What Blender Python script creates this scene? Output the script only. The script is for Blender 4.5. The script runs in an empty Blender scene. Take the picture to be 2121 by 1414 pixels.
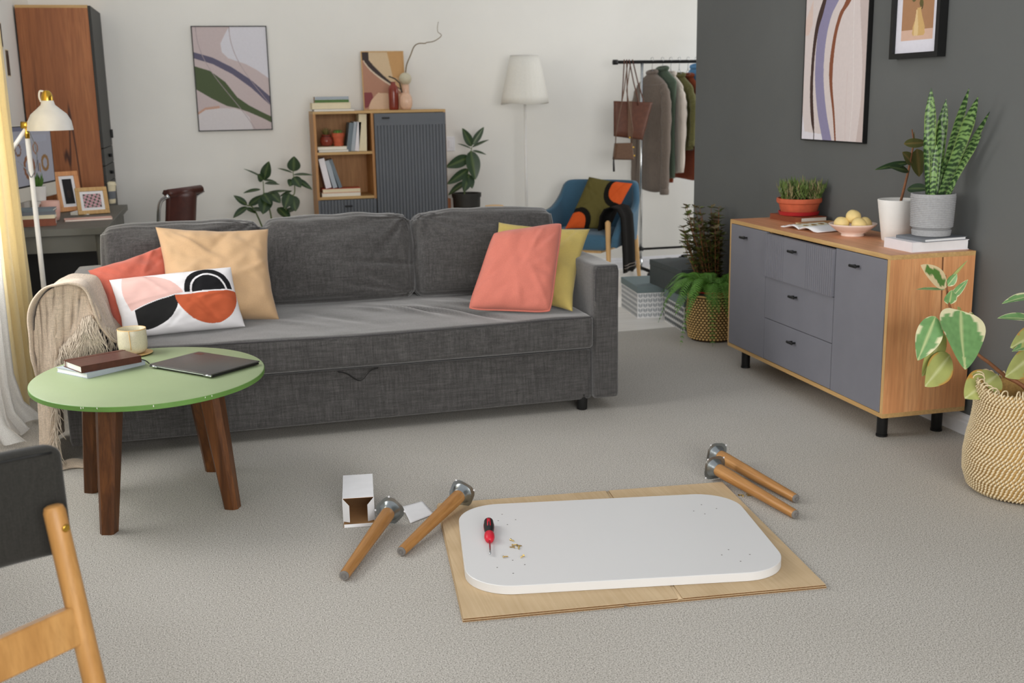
import bpy, bmesh, math, random
import numpy as np
from mathutils import Vector, Matrix, noise
random.seed(7)
PI = math.pi
scene = bpy.context.scene
COL = scene.collection

# ------------------------------------------------------------------ camera
FPX, YAW, PITCH, ROLL, CAMH = 2304.0, -0.249, 0.216, -0.018, 1.388
IMW, IMH = 2121.0, 1414.0
def cam_axes():
    f0 = Vector((-math.sin(YAW), math.cos(YAW), 0)); r0 = Vector((math.cos(YAW), math.sin(YAW), 0)); u0 = Vector((0, 0, 1))
    fw = f0 * math.cos(PITCH) - u0 * math.sin(PITCH); u = u0 * math.cos(PITCH) + f0 * math.sin(PITCH)
    r = r0 * math.cos(ROLL) + u * math.sin(ROLL); u2 = u * math.cos(ROLL) - r0 * math.sin(ROLL)
    return r, u2, fw
CR, CU, CF = cam_axes()
cam_d = bpy.data.cameras.new('camera'); cam = bpy.data.objects.new('camera', cam_d); COL.objects.link(cam)
cam_d.sensor_width = 36.0; cam_d.lens = FPX / IMW * 36.0; cam_d.clip_start = 0.05
m3 = Matrix((CR, CU, -CF)).transposed().to_4x4(); m3.translation = Vector((0, 0, CAMH)); cam.matrix_world = m3
cam_d.dof.use_dof = True; cam_d.dof.focus_distance = 3.6; cam_d.dof.aperture_fstop = 4.6
scene.camera = cam

# ------------------------------------------------------------------ light
world = bpy.data.worlds.new('world'); scene.world = world; world.use_nodes = True
bg = world.node_tree.nodes['Background']; bg.inputs[0].default_value = (0.95, 0.97, 1.0, 1); bg.inputs[1].default_value = 0.50
def window_light(name, loc, sy, sz, power, tilt=0.0):
    l = bpy.data.lights.new(name, 'AREA'); l.shape = 'RECTANGLE'; l.size = sz; l.size_y = sy; l.energy = power; l.color = (1.0, 0.985, 0.96)
    o = bpy.data.objects.new(name, l); o.location = loc; o.rotation_euler = (0, -PI / 2 + tilt, 0); COL.objects.link(o); return o
window_light('daylight_far_window', (-1.70, 4.75, 1.80), 1.9, 1.9, 98, 0.20)
window_light('daylight_near_window', (-1.70, 1.75, 1.80), 2.0, 1.9, 16, 0.20)
wl3 = window_light('added_back_fill', (5.45, 7.55, 1.75), 1.4, 1.7, 42, 0.10); wl3.rotation_euler = (0, PI / 2 - 0.10, 0)  # added fill that brightens the back wall and rack corner
wl4 = window_light('added_rear_fill', (0.9, -2.75, 1.75), 3.4, 1.9, 250, 0.0); wl4.rotation_euler = (PI / 2, 0, 0); wl4.data.size = 3.4; wl4.data.size_y = 1.9  # added frontal fill for everything that faces the camera
scene.view_settings.view_transform = 'Standard'; scene.view_settings.look = 'None'
scene.view_settings.gamma = 1.0; scene.view_settings.use_curve_mapping = False
scene.view_settings.exposure = 0.09

# ------------------------------------------------------------------ places: pixel rays met with real planes
CAMP = Vector((0, 0, CAMH))
def ray(px, py): return CF + CR * ((px - IMW / 2) / FPX) - CU * ((py - IMH / 2) / FPX)
def AZ(px, py, z=0.0): d = ray(px, py); return CAMP + d * ((z - CAMH) / d.z)
def AY(px, py, y): d = ray(px, py); return CAMP + d * (y / d.y)
def AX(px, py, x): d = ray(px, py); return CAMP + d * (x / d.x)

# ------------------------------------------------------------------ materials
def lin(c):
    c = c / 255.0
    return c / 12.92 if c <= 0.04045 else ((c + 0.055) / 1.055) ** 2.4
def C(r, g, b): return (lin(r), lin(g), lin(b), 1.0)
def new_mat(name):
    m = bpy.data.materials.new(name); m.use_nodes = True
    nt = m.node_tree; b = nt.nodes['Principled BSDF']; return m, nt, b
def N(nt, t, **kw):
    n = nt.nodes.new(t)
    for k, v in kw.items(): setattr(n, k, v)
    return n
def coords(nt, scale=(1, 1, 1), rot=(0, 0, 0)):
    tc = N(nt, 'ShaderNodeTexCoord'); mp = N(nt, 'ShaderNodeMapping')
    mp.inputs['Scale'].default_value = scale; mp.inputs['Rotation'].default_value = rot
    nt.links.new(tc.outputs['Object'], mp.inputs[0]); return mp.outputs[0]
def ntex(nt, co, scale, detail=2.0, rough=0.5, dist=0.0):
    n = N(nt, 'ShaderNodeTexNoise'); n.inputs['Scale'].default_value = scale; n.inputs['Detail'].default_value = detail
    n.inputs['Roughness'].default_value = rough; n.inputs['Distortion'].default_value = dist
    nt.links.new(co, n.inputs['Vector']); return n.outputs['Fac']
def ramp(nt, fac, stops):
    r = N(nt, 'ShaderNodeValToRGB'); e = r.color_ramp.elements
    while len(e) < len(stops): e.new(0.5)
    for el, (p, c) in zip(e, stops): el.position = p; el.color = c
    nt.links.new(fac, r.inputs[0]); return r.outputs[0]
def mixc(nt, fac, a, b, mode='MIX'):
    m = N(nt, 'ShaderNodeMix', data_type='RGBA', blend_type=mode)
    for i, v in ((0, fac), (6, a), (7, b)):
        if hasattr(v, 'links'): nt.links.new(v, m.inputs[i])
        else: m.inputs[i].default_value = v
    return m.outputs[2]
def bump(nt, b, h, strength=0.2, dist=0.01):
    n = N(nt, 'ShaderNodeBump'); n.inputs['Strength'].default_value = strength; n.inputs['Distance'].default_value = dist
    nt.links.new(h, n.inputs['Height']); nt.links.new(n.outputs[0], b.inputs['Normal'])
def plain(name, col, rough=0.5, metal=0.0, var=0.08, scale=30.0, bmp=0.0, spec=0.4):
    m, nt, b = new_mat(name); co = coords(nt)
    f = ntex(nt, co, scale, 3)
    k1 = tuple(min(1, x * (1 + var)) for x in col[:3]) + (1,); k0 = tuple(x * (1 - var) for x in col[:3]) + (1,)
    nt.links.new(ramp(nt, f, [(0.3, k0), (0.7, k1)]), b.inputs['Base Color'])
    b.inputs['Roughness'].default_value = rough; b.inputs['Metallic'].default_value = metal
    b.inputs['Specular IOR Level'].default_value = spec
    if bmp: bump(nt, b, f, bmp, 0.002)
    return m
def wood(name, c1, c2, c3, axis='Z', rough=0.5, fine=1.0, cracks=None):
    m, nt, b = new_mat(name)
    s = {'X': (0.6, 9, 9), 'Y': (9, 0.6, 9), 'Z': (9, 9, 0.6)}[axis]
    s = tuple(x * fine for x in s)
    co = coords(nt, s)
    f = ntex(nt, co, 1.6, 6, 0.6, 0.7); g = ntex(nt, co, 9.0, 3, 0.6, 0.2)
    base = ramp(nt, f, [(0.28, c1), (0.5, c2), (0.74, c3)])
    dark = tuple(x * 0.84 for x in c1[:3]) + (1,)
    col = mixc(nt, ramp(nt, g, [(0.35, (0.5, 0.5, 0.5, 1)), (0.6, (0, 0, 0, 1))]), base, dark)
    if cracks:
        s2 = tuple(x * 0.55 for x in s); co2 = coords(nt, s2)
        k = ntex(nt, co2, 1.0, 3, 0.5, 0.6); q = ntex(nt, coords(nt, tuple(x * 0.5 for x in s)), 1.9, 2, 0.5, 0.0)
        line = ramp(nt, k, [(0.488, (0, 0, 0, 1)), (0.497, (1, 1, 1, 1)), (0.503, (1, 1, 1, 1)), (0.512, (0, 0, 0, 1))])
        msk = ramp(nt, q, [(0.52, (0, 0, 0, 1)), (0.60, (1, 1, 1, 1))])
        col = mixc(nt, mixc(nt, 1.0, line, msk, 'MULTIPLY'), col, cracks)
    nt.links.new(col, b.inputs['Base Color']); b.inputs['Roughness'].default_value = rough
    b.inputs['Specular IOR Level'].default_value = 0.35
    bump(nt, b, g, 0.08, 0.002); return m
def fabric(name, col, weave=900.0, contrast=0.25, bmp=0.25, slub=0.0, rough=0.95, sheen=0.2):
    m, nt, b = new_mat(name)
    a1 = ntex(nt, coords(nt, (0.05, 1, 1)), weave, 2); a2 = ntex(nt, coords(nt, (1, 1, 0.05)), weave, 2)
    a3 = ntex(nt, coords(nt, (1, 0.05, 1)), weave, 2)
    ad = N(nt, 'ShaderNodeMath', operation='ADD'); nt.links.new(a1, ad.inputs[0]); nt.links.new(a2, ad.inputs[1])
    ad2 = N(nt, 'ShaderNodeMath', operation='ADD'); nt.links.new(ad.outputs[0], ad2.inputs[0]); nt.links.new(a3, ad2.inputs[1])
    dv = N(nt, 'ShaderNodeMath', operation='DIVIDE'); nt.links.new(ad2.outputs[0], dv.inputs[0]); dv.inputs[1].default_value = 3.0
    lo = tuple(x * (1 - contrast) for x in col[:3]) + (1,); hi = tuple(min(1, x * (1 + contrast)) for x in col[:3]) + (1,)
    c = ramp(nt, dv.outputs[0], [(0.36, lo), (0.64, hi)])
    if slub:
        s1 = ntex(nt, coords(nt, (0.08, 1, 1)), 120, 3); s2 = ntex(nt, coords(nt, (1, 1, 0.08)), 120, 3)
        mm = N(nt, 'ShaderNodeMath', operation='MULTIPLY'); nt.links.new(s1, mm.inputs[0]); nt.links.new(s2, mm.inputs[1])
        c = mixc(nt, 1.0, c, ramp(nt, mm.outputs[0], [(0.14, (1 - slub, 1 - slub, 1 - slub, 1)), (0.38, (1, 1, 1, 1))]), 'MULTIPLY')
    nt.links.new(c, b.inputs['Base Color']); b.inputs['Roughness'].default_value = rough
    b.inputs['Specular IOR Level'].default_value = 0.15
    b.inputs['Sheen Weight'].default_value = sheen; b.inputs['Sheen Roughness'].default_value = 0.5
    bump(nt, b, dv.outputs[0], bmp, 0.002); return m
def printed(name, rough=0.6, weave=0.0, spec=0.3, translucent=0.0):
    m, nt, b = new_mat(name)
    at = N(nt, 'ShaderNodeVertexColor'); at.layer_name = 'Col'
    c = at.outputs[0]
    f = ntex(nt, coords(nt), weave or 60.0, 2)
    c = mixc(nt, 1.0, c, ramp(nt, f, [(0.3, (0.96, 0.96, 0.96, 1)), (0.7, (1, 1, 1, 1))]), 'MULTIPLY')
    nt.links.new(c, b.inputs['Base Color']); b.inputs['Roughness'].default_value = rough; b.inputs['Specular IOR Level'].default_value = spec
    if weave: bump(nt, b, f, 0.2, 0.001)
    return m
def metal(name, col, rough=0.3): return plain(name, col, rough, 1.0, 0.06, 60)

M = {}
def carpet_mat():
    m, nt, b = new_mat('carpet'); co = coords(nt)
    f = ntex(nt, co, 270, 4, 0.8); g = ntex(nt, co, 110, 3, 0.6); w = ntex(nt, co, 1.1, 3)
    c = ramp(nt, f, [(0.36, C(70, 65, 60)), (0.45, C(176, 172, 164)), (0.62, C(230, 226, 220))])
    c = mixc(nt, 0.22, c, ramp(nt, g, [(0.35, C(176, 172, 166)), (0.6, C(255, 255, 255))]), 'MULTIPLY')
    c = mixc(nt, 1.0, c, ramp(nt, w, [(0.3, C(244, 243, 241)), (0.7, C(255, 255, 255))]), 'MULTIPLY')
    nt.links.new(c, b.inputs['Base Color']); b.inputs['Roughness'].default_value = 1.0; b.inputs['Specular IOR Level'].default_value = 0.05
    bump(nt, b, f, 0.2, 0.0015); return m
def wall_mat(name, c, var=0.05, bmp=0.05, rough=0.85):
    m, nt, b = new_mat(name); co = coords(nt)
    f = ntex(nt, co, 1.3, 4, 0.55, 0.3); g = ntex(nt, co, 140, 2)
    k0 = tuple(x * (1 - var) for x in c[:3]) + (1,); k1 = tuple(min(1, x * (1 + var)) for x in c[:3]) + (1,)
    nt.links.new(ramp(nt, f, [(0.3, k0), (0.7, k1)]), b.inputs['Base Color']); b.inputs['Roughness'].default_value = rough
    b.inputs['Specular IOR Level'].default_value = 0.25
    bump(nt, b, g, bmp, 0.002); return m
M['carpet'] = carpet_mat()
M['wall_white'] = wall_mat('painted_white_wall', C(240, 238, 232), 0.03)
M['wall_dark'] = wall_mat('painted_charcoal_wall', C(103, 105, 104), 0.06)
M['white_trim'] = plain('white_gloss_paint', C(236, 236, 240), 0.35, 0, 0.02)
M['floor_light'] = wood('pale_laminate', C(236, 231, 223), C(242, 238, 231), C(246, 243, 238), 'X', 0.35, 0.7)
M['oak'] = wood('light_oak_edge', C(190, 150, 96), C(205, 166, 110), C(216, 180, 126), 'Y', 0.5)
M['oak_x'] = wood('light_oak_edge_x', C(186, 148, 94), C(203, 164, 108), C(214, 178, 124), 'X', 0.5)
M['oak_z'] = wood('light_oak_edge_z', C(196, 154, 100), C(212, 172, 116), C(222, 186, 132), 'Z', 0.5)
M['craft_oak'] = wood('golden_craft_oak', C(208, 142, 94), C(226, 162, 110), C(238, 180, 128), 'Z', 0.5, 1.0, C(92, 52, 30))
M['craft_oak_y'] = wood('golden_craft_oak_y', C(196, 134, 92), C(214, 152, 110), C(226, 170, 128), 'Y', 0.42)
M['craft_oak_dark'] = wood('wardrobe_oak', C(140, 82, 46), C(164, 100, 58), C(184, 118, 72), 'Z', 0.5, 0.8, C(70, 38, 24))
M['shelf_oak'] = wood('bookcase_oak', C(168, 116, 66), C(190, 138, 84), C(204, 156, 100), 'Z', 0.5)
M['grey_front'] = plain('matt_grey_laminate', C(122, 122, 130), 0.55, 0, 0.03, 8)
M['grey_dark_front'] = plain('dark_grey_laminate', C(96, 100, 106), 0.55, 0, 0.03, 8)
M['wardrobe_dark'] = plain('dark_wardrobe_laminate', C(31, 32, 27), 0.5, 0, 0.05, 8)
M['black_metal'] = plain('black_metal', C(28, 28, 28), 0.45, 0.3, 0.1)
M['black'] = plain('black_plastic', C(24, 24, 24), 0.5)
M['chrome'] = metal('chrome', C(205, 208, 210), 0.18)
M['steel'] = metal('brushed_zinc_steel', C(168, 174, 176), 0.32)
M['brass'] = metal('brass', C(205, 165, 70), 0.25)
M['gold_screw'] = metal('yellow_zinc', C(196, 170, 110), 0.3)
M['sofa'] = fabric('grey_sofa_weave', C(84, 82, 81), 420, 0.42, 0.35, 0.35, 0.95, 0.5)
M['sofa_dark'] = fabric('grey_sofa_piping', C(66, 64, 66), 420, 0.3, 0.2)
M['coral'] = fabric('coral_linen', C(208, 122, 106), 700, 0.10, 0.15)
M['coral_red'] = fabric('deep_coral_linen', C(198, 104, 86), 700, 0.10, 0.15)
M['peach'] = fabric('peach_cotton', C(200, 166, 128), 700, 0.07, 0.12)
M['mustard'] = fabric('mustard_cotton', C(188, 168, 98), 700, 0.09, 0.15)
M['throw'] = fabric('beige_wool_throw', C(204, 186, 166), 380, 0.28, 0.4)
M['fringe'] = fabric('throw_fringe', C(212, 198, 180), 500, 0.25, 0.3)
M['curtain'] = fabric('beige_curtain', C(238, 224, 186), 600, 0.06, 0.1)
M['blue_felt'] = fabric('blue_felt', C(68, 102, 124), 500, 0.15, 0.2)
M['black_throw'] = fabric('black_knit', C(24, 22, 20), 300, 0.3, 0.4, 0.0, 0.95, 0.0)
M['char_felt'] = fabric('charcoal_felt', C(46, 45, 42), 500, 0.25, 0.3)
M['printed'] = printed('print_on_paper', 0.55)
M['printed_cloth'] = printed('print_on_cloth', 0.95, 700, 0.1)
M['leaf_print'] = printed('leaf_surface', 0.38, 0, 0.5)
M['paper'] = plain('paper', C(240, 236, 226), 0.8, 0, 0.03, 200)
M['white_paper'] = plain('white_paper', C(240, 240, 242), 0.7, 0, 0.02)
M['cream'] = plain('cream_cover', C(232, 220, 188), 0.6, 0, 0.03)
M['white_cover'] = plain('white_cover', C(232, 228, 232), 0.5, 0, 0.02)
M['grey_cover'] = plain('grey_cloth_cover', C(170, 178, 186), 0.7, 0, 0.06, 300, 0.1)
M['slate_cover'] = plain('slate_cover', C(112, 124, 132), 0.6, 0, 0.05)
M['dgrey_cover'] = plain('dark_grey_cover', C(112, 116, 122), 0.5, 0, 0.05)
M['brown_leather'] = plain('brown_leather', C(80, 43, 35), 0.38, 0, 0.18, 60, 0.15)
M['tote_leather'] = plain('tote_leather', C(94, 54, 36), 0.5, 0, 0.15, 40, 0.15)
M['tan_leather'] = plain('tan_brown_leather', C(104, 76, 56), 0.5, 0, 0.1, 80, 0.15)
M['rust_cover'] = plain('brown_book_cover', C(134, 70, 44), 0.55, 0, 0.12)
M['red_cover'] = plain('red_cover', C(204, 88, 62), 0.6, 0, 0.05)
M['green_cover'] = plain('green_cover', C(84, 118, 60), 0.6, 0, 0.15)
M['tan_cover'] = plain('tan_cover', C(176, 132, 88), 0.6, 0, 0.1)
M['white_lamp'] = plain('white_enamel', C(232, 230, 226), 0.35, 0, 0.02)
M['shade'] = plain('white_lamp_shade', C(234, 231, 222), 0.8, 0, 0.03, 120, 0.05)
M['terracotta'] = plain('terracotta', C(198, 98, 66), 0.75, 0, 0.1, 40, 0.1)
M['red_plastic'] = plain('red_saucer', C(176, 40, 44), 0.4, 0, 0.06)
M['burgundy'] = plain('burgundy_glaze', C(134, 58, 44), 0.2, 0, 0.15, 20)
M['peach_glaze'] = plain('peach_glaze', C(226, 186, 158), 0.25, 0, 0.05)
M['white_pot'] = plain('white_pot', C(236, 234, 230), 0.45, 0, 0.02)
M['grey_pot'] = plain('grey_ribbed_concrete', C(166, 166, 168), 0.8, 0, 0.08, 120, 0.1)
M['dark_pot'] = plain('dark_pot', C(46, 44, 40), 0.6, 0, 0.1)
M['soil'] = plain('potting_soil', C(46, 36, 28), 0.95, 0, 0.4, 120, 0.5)
M['bowl'] = plain('pale_pink_ceramic', C(236, 212, 198), 0.4, 0, 0.03)
M['fruit'] = plain('yellow_fruit', C(232, 206, 140), 0.5, 0, 0.08, 18, 0.05)
M['stoneware'] = plain('speckled_stoneware', C(204, 196, 170), 0.35, 0, 0.1, 260)
M['saucer'] = plain('tan_saucer', C(214, 176, 116), 0.5, 0, 0.05)
M['pink_mug'] = plain('pink_ceramic', C(226, 180, 166), 0.4, 0, 0.03)
M['green_top'] = plain('green_painted_top', C(146, 162, 122), 0.5, 0, 0.04, 6)
M['green_edge'] = plain('green_painted_edge', C(98, 140, 66), 0.5, 0, 0.08, 12)
M['chip'] = plain('chipped_white', C(230, 230, 220), 0.7)
M['walnut'] = wood('dark_stained_leg', C(66, 38, 18), C(94, 56, 28), C(124, 78, 40), 'Z', 0.35, 1.4)
M['laptop'] = plain('dark_grey_aluminium', C(84, 82, 80), 0.42, 0.5, 0.03, 300)
M['beech'] = wood('honey_beech', C(172, 124, 68), C(186, 138, 80), C(198, 152, 94), 'Z', 0.42, 1.2)
M['beech_pale'] = wood('pale_beech', C(208, 164, 108), C(222, 180, 124), C(232, 194, 140), 'Z', 0.5)
M['leg_wood'] = wood('table_leg_teak', C(156, 108, 58), C(180, 130, 74), C(200, 152, 96), 'Z', 0.4, 2.0)
M['white_lam'] = plain('white_laminate_top', C(221, 221, 221), 0.42, 0, 0.005, 3)
def cardboard_mat():
    m, nt, b = new_mat('corrugated_cardboard')
    f = ntex(nt, coords(nt, (1, 0.03, 1)), 120, 2); g = ntex(nt, coords(nt), 7, 3)
    c = ramp(nt, f, [(0.3, C(203, 177, 141)), (0.7, C(211, 187, 152))])
    c = mixc(nt, 0.5, c, ramp(nt, g, [(0.3, C(226, 222, 214)), (0.7, C(255, 255, 255))]), 'MULTIPLY')
    nt.links.new(c, b.inputs['Base Color']); b.inputs['Roughness'].default_value = 0.85; b.inputs['Specular IOR Level'].default_value = 0.15
    bump(nt, b, f, 0.06, 0.001); return m
M['cardboard'] = cardboard_mat()
M['card_edge'] = plain('cardboard_edge', C(112, 80, 48), 0.95, 0, 0.5, 400, 0.5)
M['card_inner'] = plain('brown_card', C(184, 142, 96), 0.85, 0, 0.06)
M['red_grip'] = plain('red_grip', C(206, 30, 52), 0.4, 0, 0.04)
M['hole'] = plain('drilled_hole', C(120, 116, 112), 0.9)
M['desk_grey'] = plain('grey_desk', C(96, 95, 88), 0.55, 0, 0.05, 10)
M['chair_leather'] = plain('brown_chair_leather', C(72, 36, 30), 0.35, 0, 0.15, 40)
M['screen_case'] = plain('silver_monitor', C(222, 218, 206), 0.4, 0, 0.02)
M['stem_brown'] = plain('brown_stem', C(134, 86, 54), 0.6, 0, 0.2, 60)
M['stem_green'] = plain('green_stem', C(96, 112, 62), 0.6, 0, 0.2, 60)
M['branch'] = plain('dry_branch', C(120, 98, 62), 0.8, 0, 0.2, 60)
M['straw'] = plain('cream_rope', C(226, 208, 172), 0.85, 0, 0.1, 120, 0.2)
M['straw_dark'] = plain('golden_rope', C(196, 158, 96), 0.85, 0, 0.15, 120, 0.2)
M['seagrass'] = plain('woven_seagrass', C(206, 172, 112), 0.85, 0, 0.15, 90, 0.2)
M['seagrass_dark'] = plain('basket_gap', C(74, 54, 32), 0.9, 0, 0.2)
M['fern'] = plain('fern_green', C(92, 140, 54), 0.5, 0, 0.2, 25)
M['succ'] = plain('succulent_green', C(96, 118, 58), 0.5, 0, 0.25, 25)
M['succ2'] = plain('succulent_tips', C(142, 132, 92), 0.5, 0, 0.25, 25)
M['bronze'] = plain('bronze_leaf', C(96, 84, 52), 0.45, 0, 0.3, 25)
M['bronze_green'] = plain('olive_leaf', C(104, 116, 54), 0.45, 0, 0.25, 25)
M['box_grey'] = plain('grey_box_lid', C(112, 126, 128), 0.75, 0, 0.03)
M['box_dark'] = plain('dark_box', C(70, 76, 76), 0.75, 0, 0.04)
M['box_white'] = plain('white_box', C(228, 228, 228), 0.75, 0, 0.02)
M['box_print'] = plain('box_print_grey', C(168, 172, 176), 0.75, 0, 0.03)
M['box_print_dark'] = plain('box_print_dark', C(92, 98, 100), 0.75, 0, 0.03)
M['coat'] = fabric('taupe_wool', C(122, 110, 100), 350, 0.2, 0.3)
M['vest'] = fabric('green_quilt', C(86, 100, 84), 350, 0.12, 0.2)
M['shirt'] = fabric('white_cotton', C(226, 214, 202), 500, 0.05, 0.1)
M['olive_knit'] = fabric('olive_knit', C(106, 103, 64), 250, 0.2, 0.4)
M['rust'] = fabric('rust_wool', C(132, 62, 34), 350, 0.15, 0.3)
M['blue_cloth'] = fabric('blue_cotton', C(96, 152, 200), 500, 0.05, 0.1)
M['shoe'] = plain('black_shoe', C(26, 25, 24), 0.45)
def sheer_mat():
    m, nt, b = new_mat('white_sheer')
    b.inputs['Base Color'].default_value = C(240, 240, 238); b.inputs['Roughness'].default_value = 0.9
    f = ntex(nt, coords(nt), 500, 1)
    tr = N(nt, 'ShaderNodeBsdfTransparent'); mx = N(nt, 'ShaderNodeMixShader')
    nt.links.new(ramp(nt, f, [(0.3, (0.62, 0.62, 0.62, 1)), (0.7, (0.9, 0.9, 0.9, 1))]), mx.inputs[0])
    nt.links.new(tr.outputs[0], mx.inputs[1]); nt.links.new(b.outputs[0], mx.inputs[2])
    nt.links.new(mx.outputs[0], nt.nodes['Material Output'].inputs[0]); return m
M['sheer'] = sheer_mat()
def translucent(m, amount):
    nt = m.node_tree; b = nt.nodes['Principled BSDF']; t = N(nt, 'ShaderNodeBsdfTranslucent'); mx = N(nt, 'ShaderNodeMixShader'); mx.inputs[0].default_value = amount
    src = b.inputs['Base Color'].links[0].from_socket; nt.links.new(src, t.inputs['Color'])
    nt.links.new(b.outputs[0], mx.inputs[1]); nt.links.new(t.outputs[0], mx.inputs[2]); nt.links.new(mx.outputs[0], nt.nodes['Material Output'].inputs[0])
translucent(M['curtain'], 0.45)
def glass_mat():
    m, nt, b = new_mat('window_glass')
    tr = N(nt, 'ShaderNodeBsdfTransparent'); gl = N(nt, 'ShaderNodeBsdfGlossy'); gl.inputs['Roughness'].default_value = 0.02
    mx = N(nt, 'ShaderNodeMixShader'); mx.inputs[0].default_value = 0.06
    nt.links.new(tr.outputs[0], mx.inputs[1]); nt.links.new(gl.outputs[0], mx.inputs[2])
    nt.links.new(mx.outputs[0], nt.nodes['Material Output'].inputs[0]); return m
M['glass'] = glass_mat()

# ------------------------------------------------------------------ mesh helpers
class MB:
    """collects shapes; build() links them as one mesh object"""
    def __init__(s): s.v = []; s.f = []; s.c = None; s.mi = []; s.M = Matrix.Identity(4); s.cur = 0
    def add(s, vs, fs):
        n = len(s.v); I = s.M
        s.v += [tuple(I @ Vector(v)) for v in vs]; s.f += [tuple(n + i for i in f) for f in fs]; s.mi += [s.cur] * len(fs); return s
    def box(s, x0, x1, y0, y1, z0, z1, b=0.0):
        x0, x1 = min(x0, x1), max(x0, x1); y0, y1 = min(y0, y1), max(y0, y1); z0, z1 = min(z0, z1), max(z0, z1)
        if b <= 0:
            vs = [(x, y, z) for z in (z0, z1) for y in (y0, y1) for x in (x0, x1)]
            return s.add(vs, [(0, 2, 3, 1), (4, 5, 7, 6), (0, 1, 5, 4), (2, 6, 7, 3), (0, 4, 6, 2), (1, 3, 7, 5)])
        b = min(b, (x1 - x0) * .49, (y1 - y0) * .49, (z1 - z0) * .49)
        pts = []
        for X, sx in ((x0, 1), (x1, -1)):
            for Y, sy in ((y0, 1), (y1, -1)):
                for Z, sz in ((z0, 1), (z1, -1)):
                    pts += [(X, Y + sy * b, Z + sz * b), (X + sx * b, Y, Z + sz * b), (X + sx * b, Y + sy * b, Z)]
        return s.hull(pts)
    def rbox(s, x0, x1, y0, y1, z0, z1, r, n=3):
        """box with rounded edges"""
        c = [(x0 + r, x1 - r), (y0 + r, y1 - r), (z0 + r, z1 - r)]; pts = []
        for sx in (0, 1):
            for sy in (0, 1):
                for sz in (0, 1):
                    for i in range(n + 1):
                        for j in range(n + 1):
                            a = i / n * PI / 2; e = j / n * PI / 2
                            d = (math.cos(e) * math.cos(a), math.cos(e) * math.sin(a), math.sin(e))
                            pts.append((c[0][sx] + (2 * sx - 1) * r * d[0], c[1][sy] + (2 * sy - 1) * r * d[1], c[2][sz] + (2 * sz - 1) * r * d[2]))
        return s.hull(pts)
    def hull(s, pts):
        bm = bmesh.new()
        for p in pts: bm.verts.new(p)
        bmesh.ops.remove_doubles(bm, verts=bm.verts[:], dist=1e-6)
        bmesh.ops.convex_hull(bm, input=bm.verts[:])
        bmesh.ops.dissolve_limit(bm, angle_limit=0.001, verts=bm.verts[:], edges=bm.edges[:])
        bm.verts.index_update()
        idx = {v: i for i, v in enumerate(bm.verts)}
        s.add([v.co[:] for v in bm.verts], [[idx[v] for v in f.verts] for f in bm.faces]); bm.free(); return s
    def lathe(s, prof, seg=32, loc=(0, 0, 0), cap0=True, cap1=True, sx=1.0, sy=1.0):
        vs = []; fs = []; n = len(prof)
        for r, z in prof:
            for i in range(seg):
                a = 2 * PI * i / seg; vs.append((loc[0] + r * math.cos(a) * sx, loc[1] + r * math.sin(a) * sy, loc[2] + z))
        for j in range(n - 1):
            for i in range(seg):
                k = (i + 1) % seg; fs.append((j * seg + i, j * seg + k, (j + 1) * seg + k, (j + 1) * seg + i))
        if cap0: fs.append(tuple(range(seg - 1, -1, -1)))
        if cap1: fs.append(tuple((n - 1) * seg + i for i in range(seg)))
        return s.add(vs, fs)
    def tube(s, path, r, seg=8, cap=True, closed=False):
        P = [Vector(p) for p in path]; n = len(P)
        R = list(r) if hasattr(r, '__len__') else [r] * n
        vs = []; fs = []; prev = None
        for i in range(n):
            t = (P[(i + 1) % n] - P[i - 1]) if closed else (P[min(i + 1, n - 1)] - P[max(i - 1, 0)])
            if t.length < 1e-9: t = Vector((0, 0, 1))
            t.normalize()
            if prev is None:
                a = Vector((0, 0, 1)) if abs(t.z) < 0.9 else Vector((1, 0, 0)); u = t.cross(a).normalized()
            else:
                u = prev - t * prev.dot(t); u = u.normalized() if u.length > 1e-6 else t.orthogonal().normalized()
            prev = u; w = t.cross(u)
            for k in range(seg):
                a = 2 * PI * k / seg; vs.append(P[i] + u * (R[i] * math.cos(a)) + w * (R[i] * math.sin(a)))
        for i in range(n if closed else n - 1):
            j = (i + 1) % n
            for k in range(seg):
                q = (k + 1) % seg; fs.append((i * seg + k, i * seg + q, j * seg + q, j * seg + k))
        if cap and not closed: fs.append(tuple(range(seg - 1, -1, -1))); fs.append(tuple((n - 1) * seg + k for k in range(seg)))
        return s.add(vs, fs)
    def cyl(s, p0, p1, r, r2=None, seg=20): return s.tube([p0, p1], [r, r if r2 is None else r2], seg)
    def prism(s, poly, z0, z1):
        n = len(poly); vs = [(x, y, z0) for x, y in poly] + [(x, y, z1) for x, y in poly]
        fs = [tuple(range(n - 1, -1, -1)), tuple(range(n, 2 * n))] + [(i, (i + 1) % n, n + (i + 1) % n, n + i) for i in range(n)]
        return s.add(vs, fs)
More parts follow.
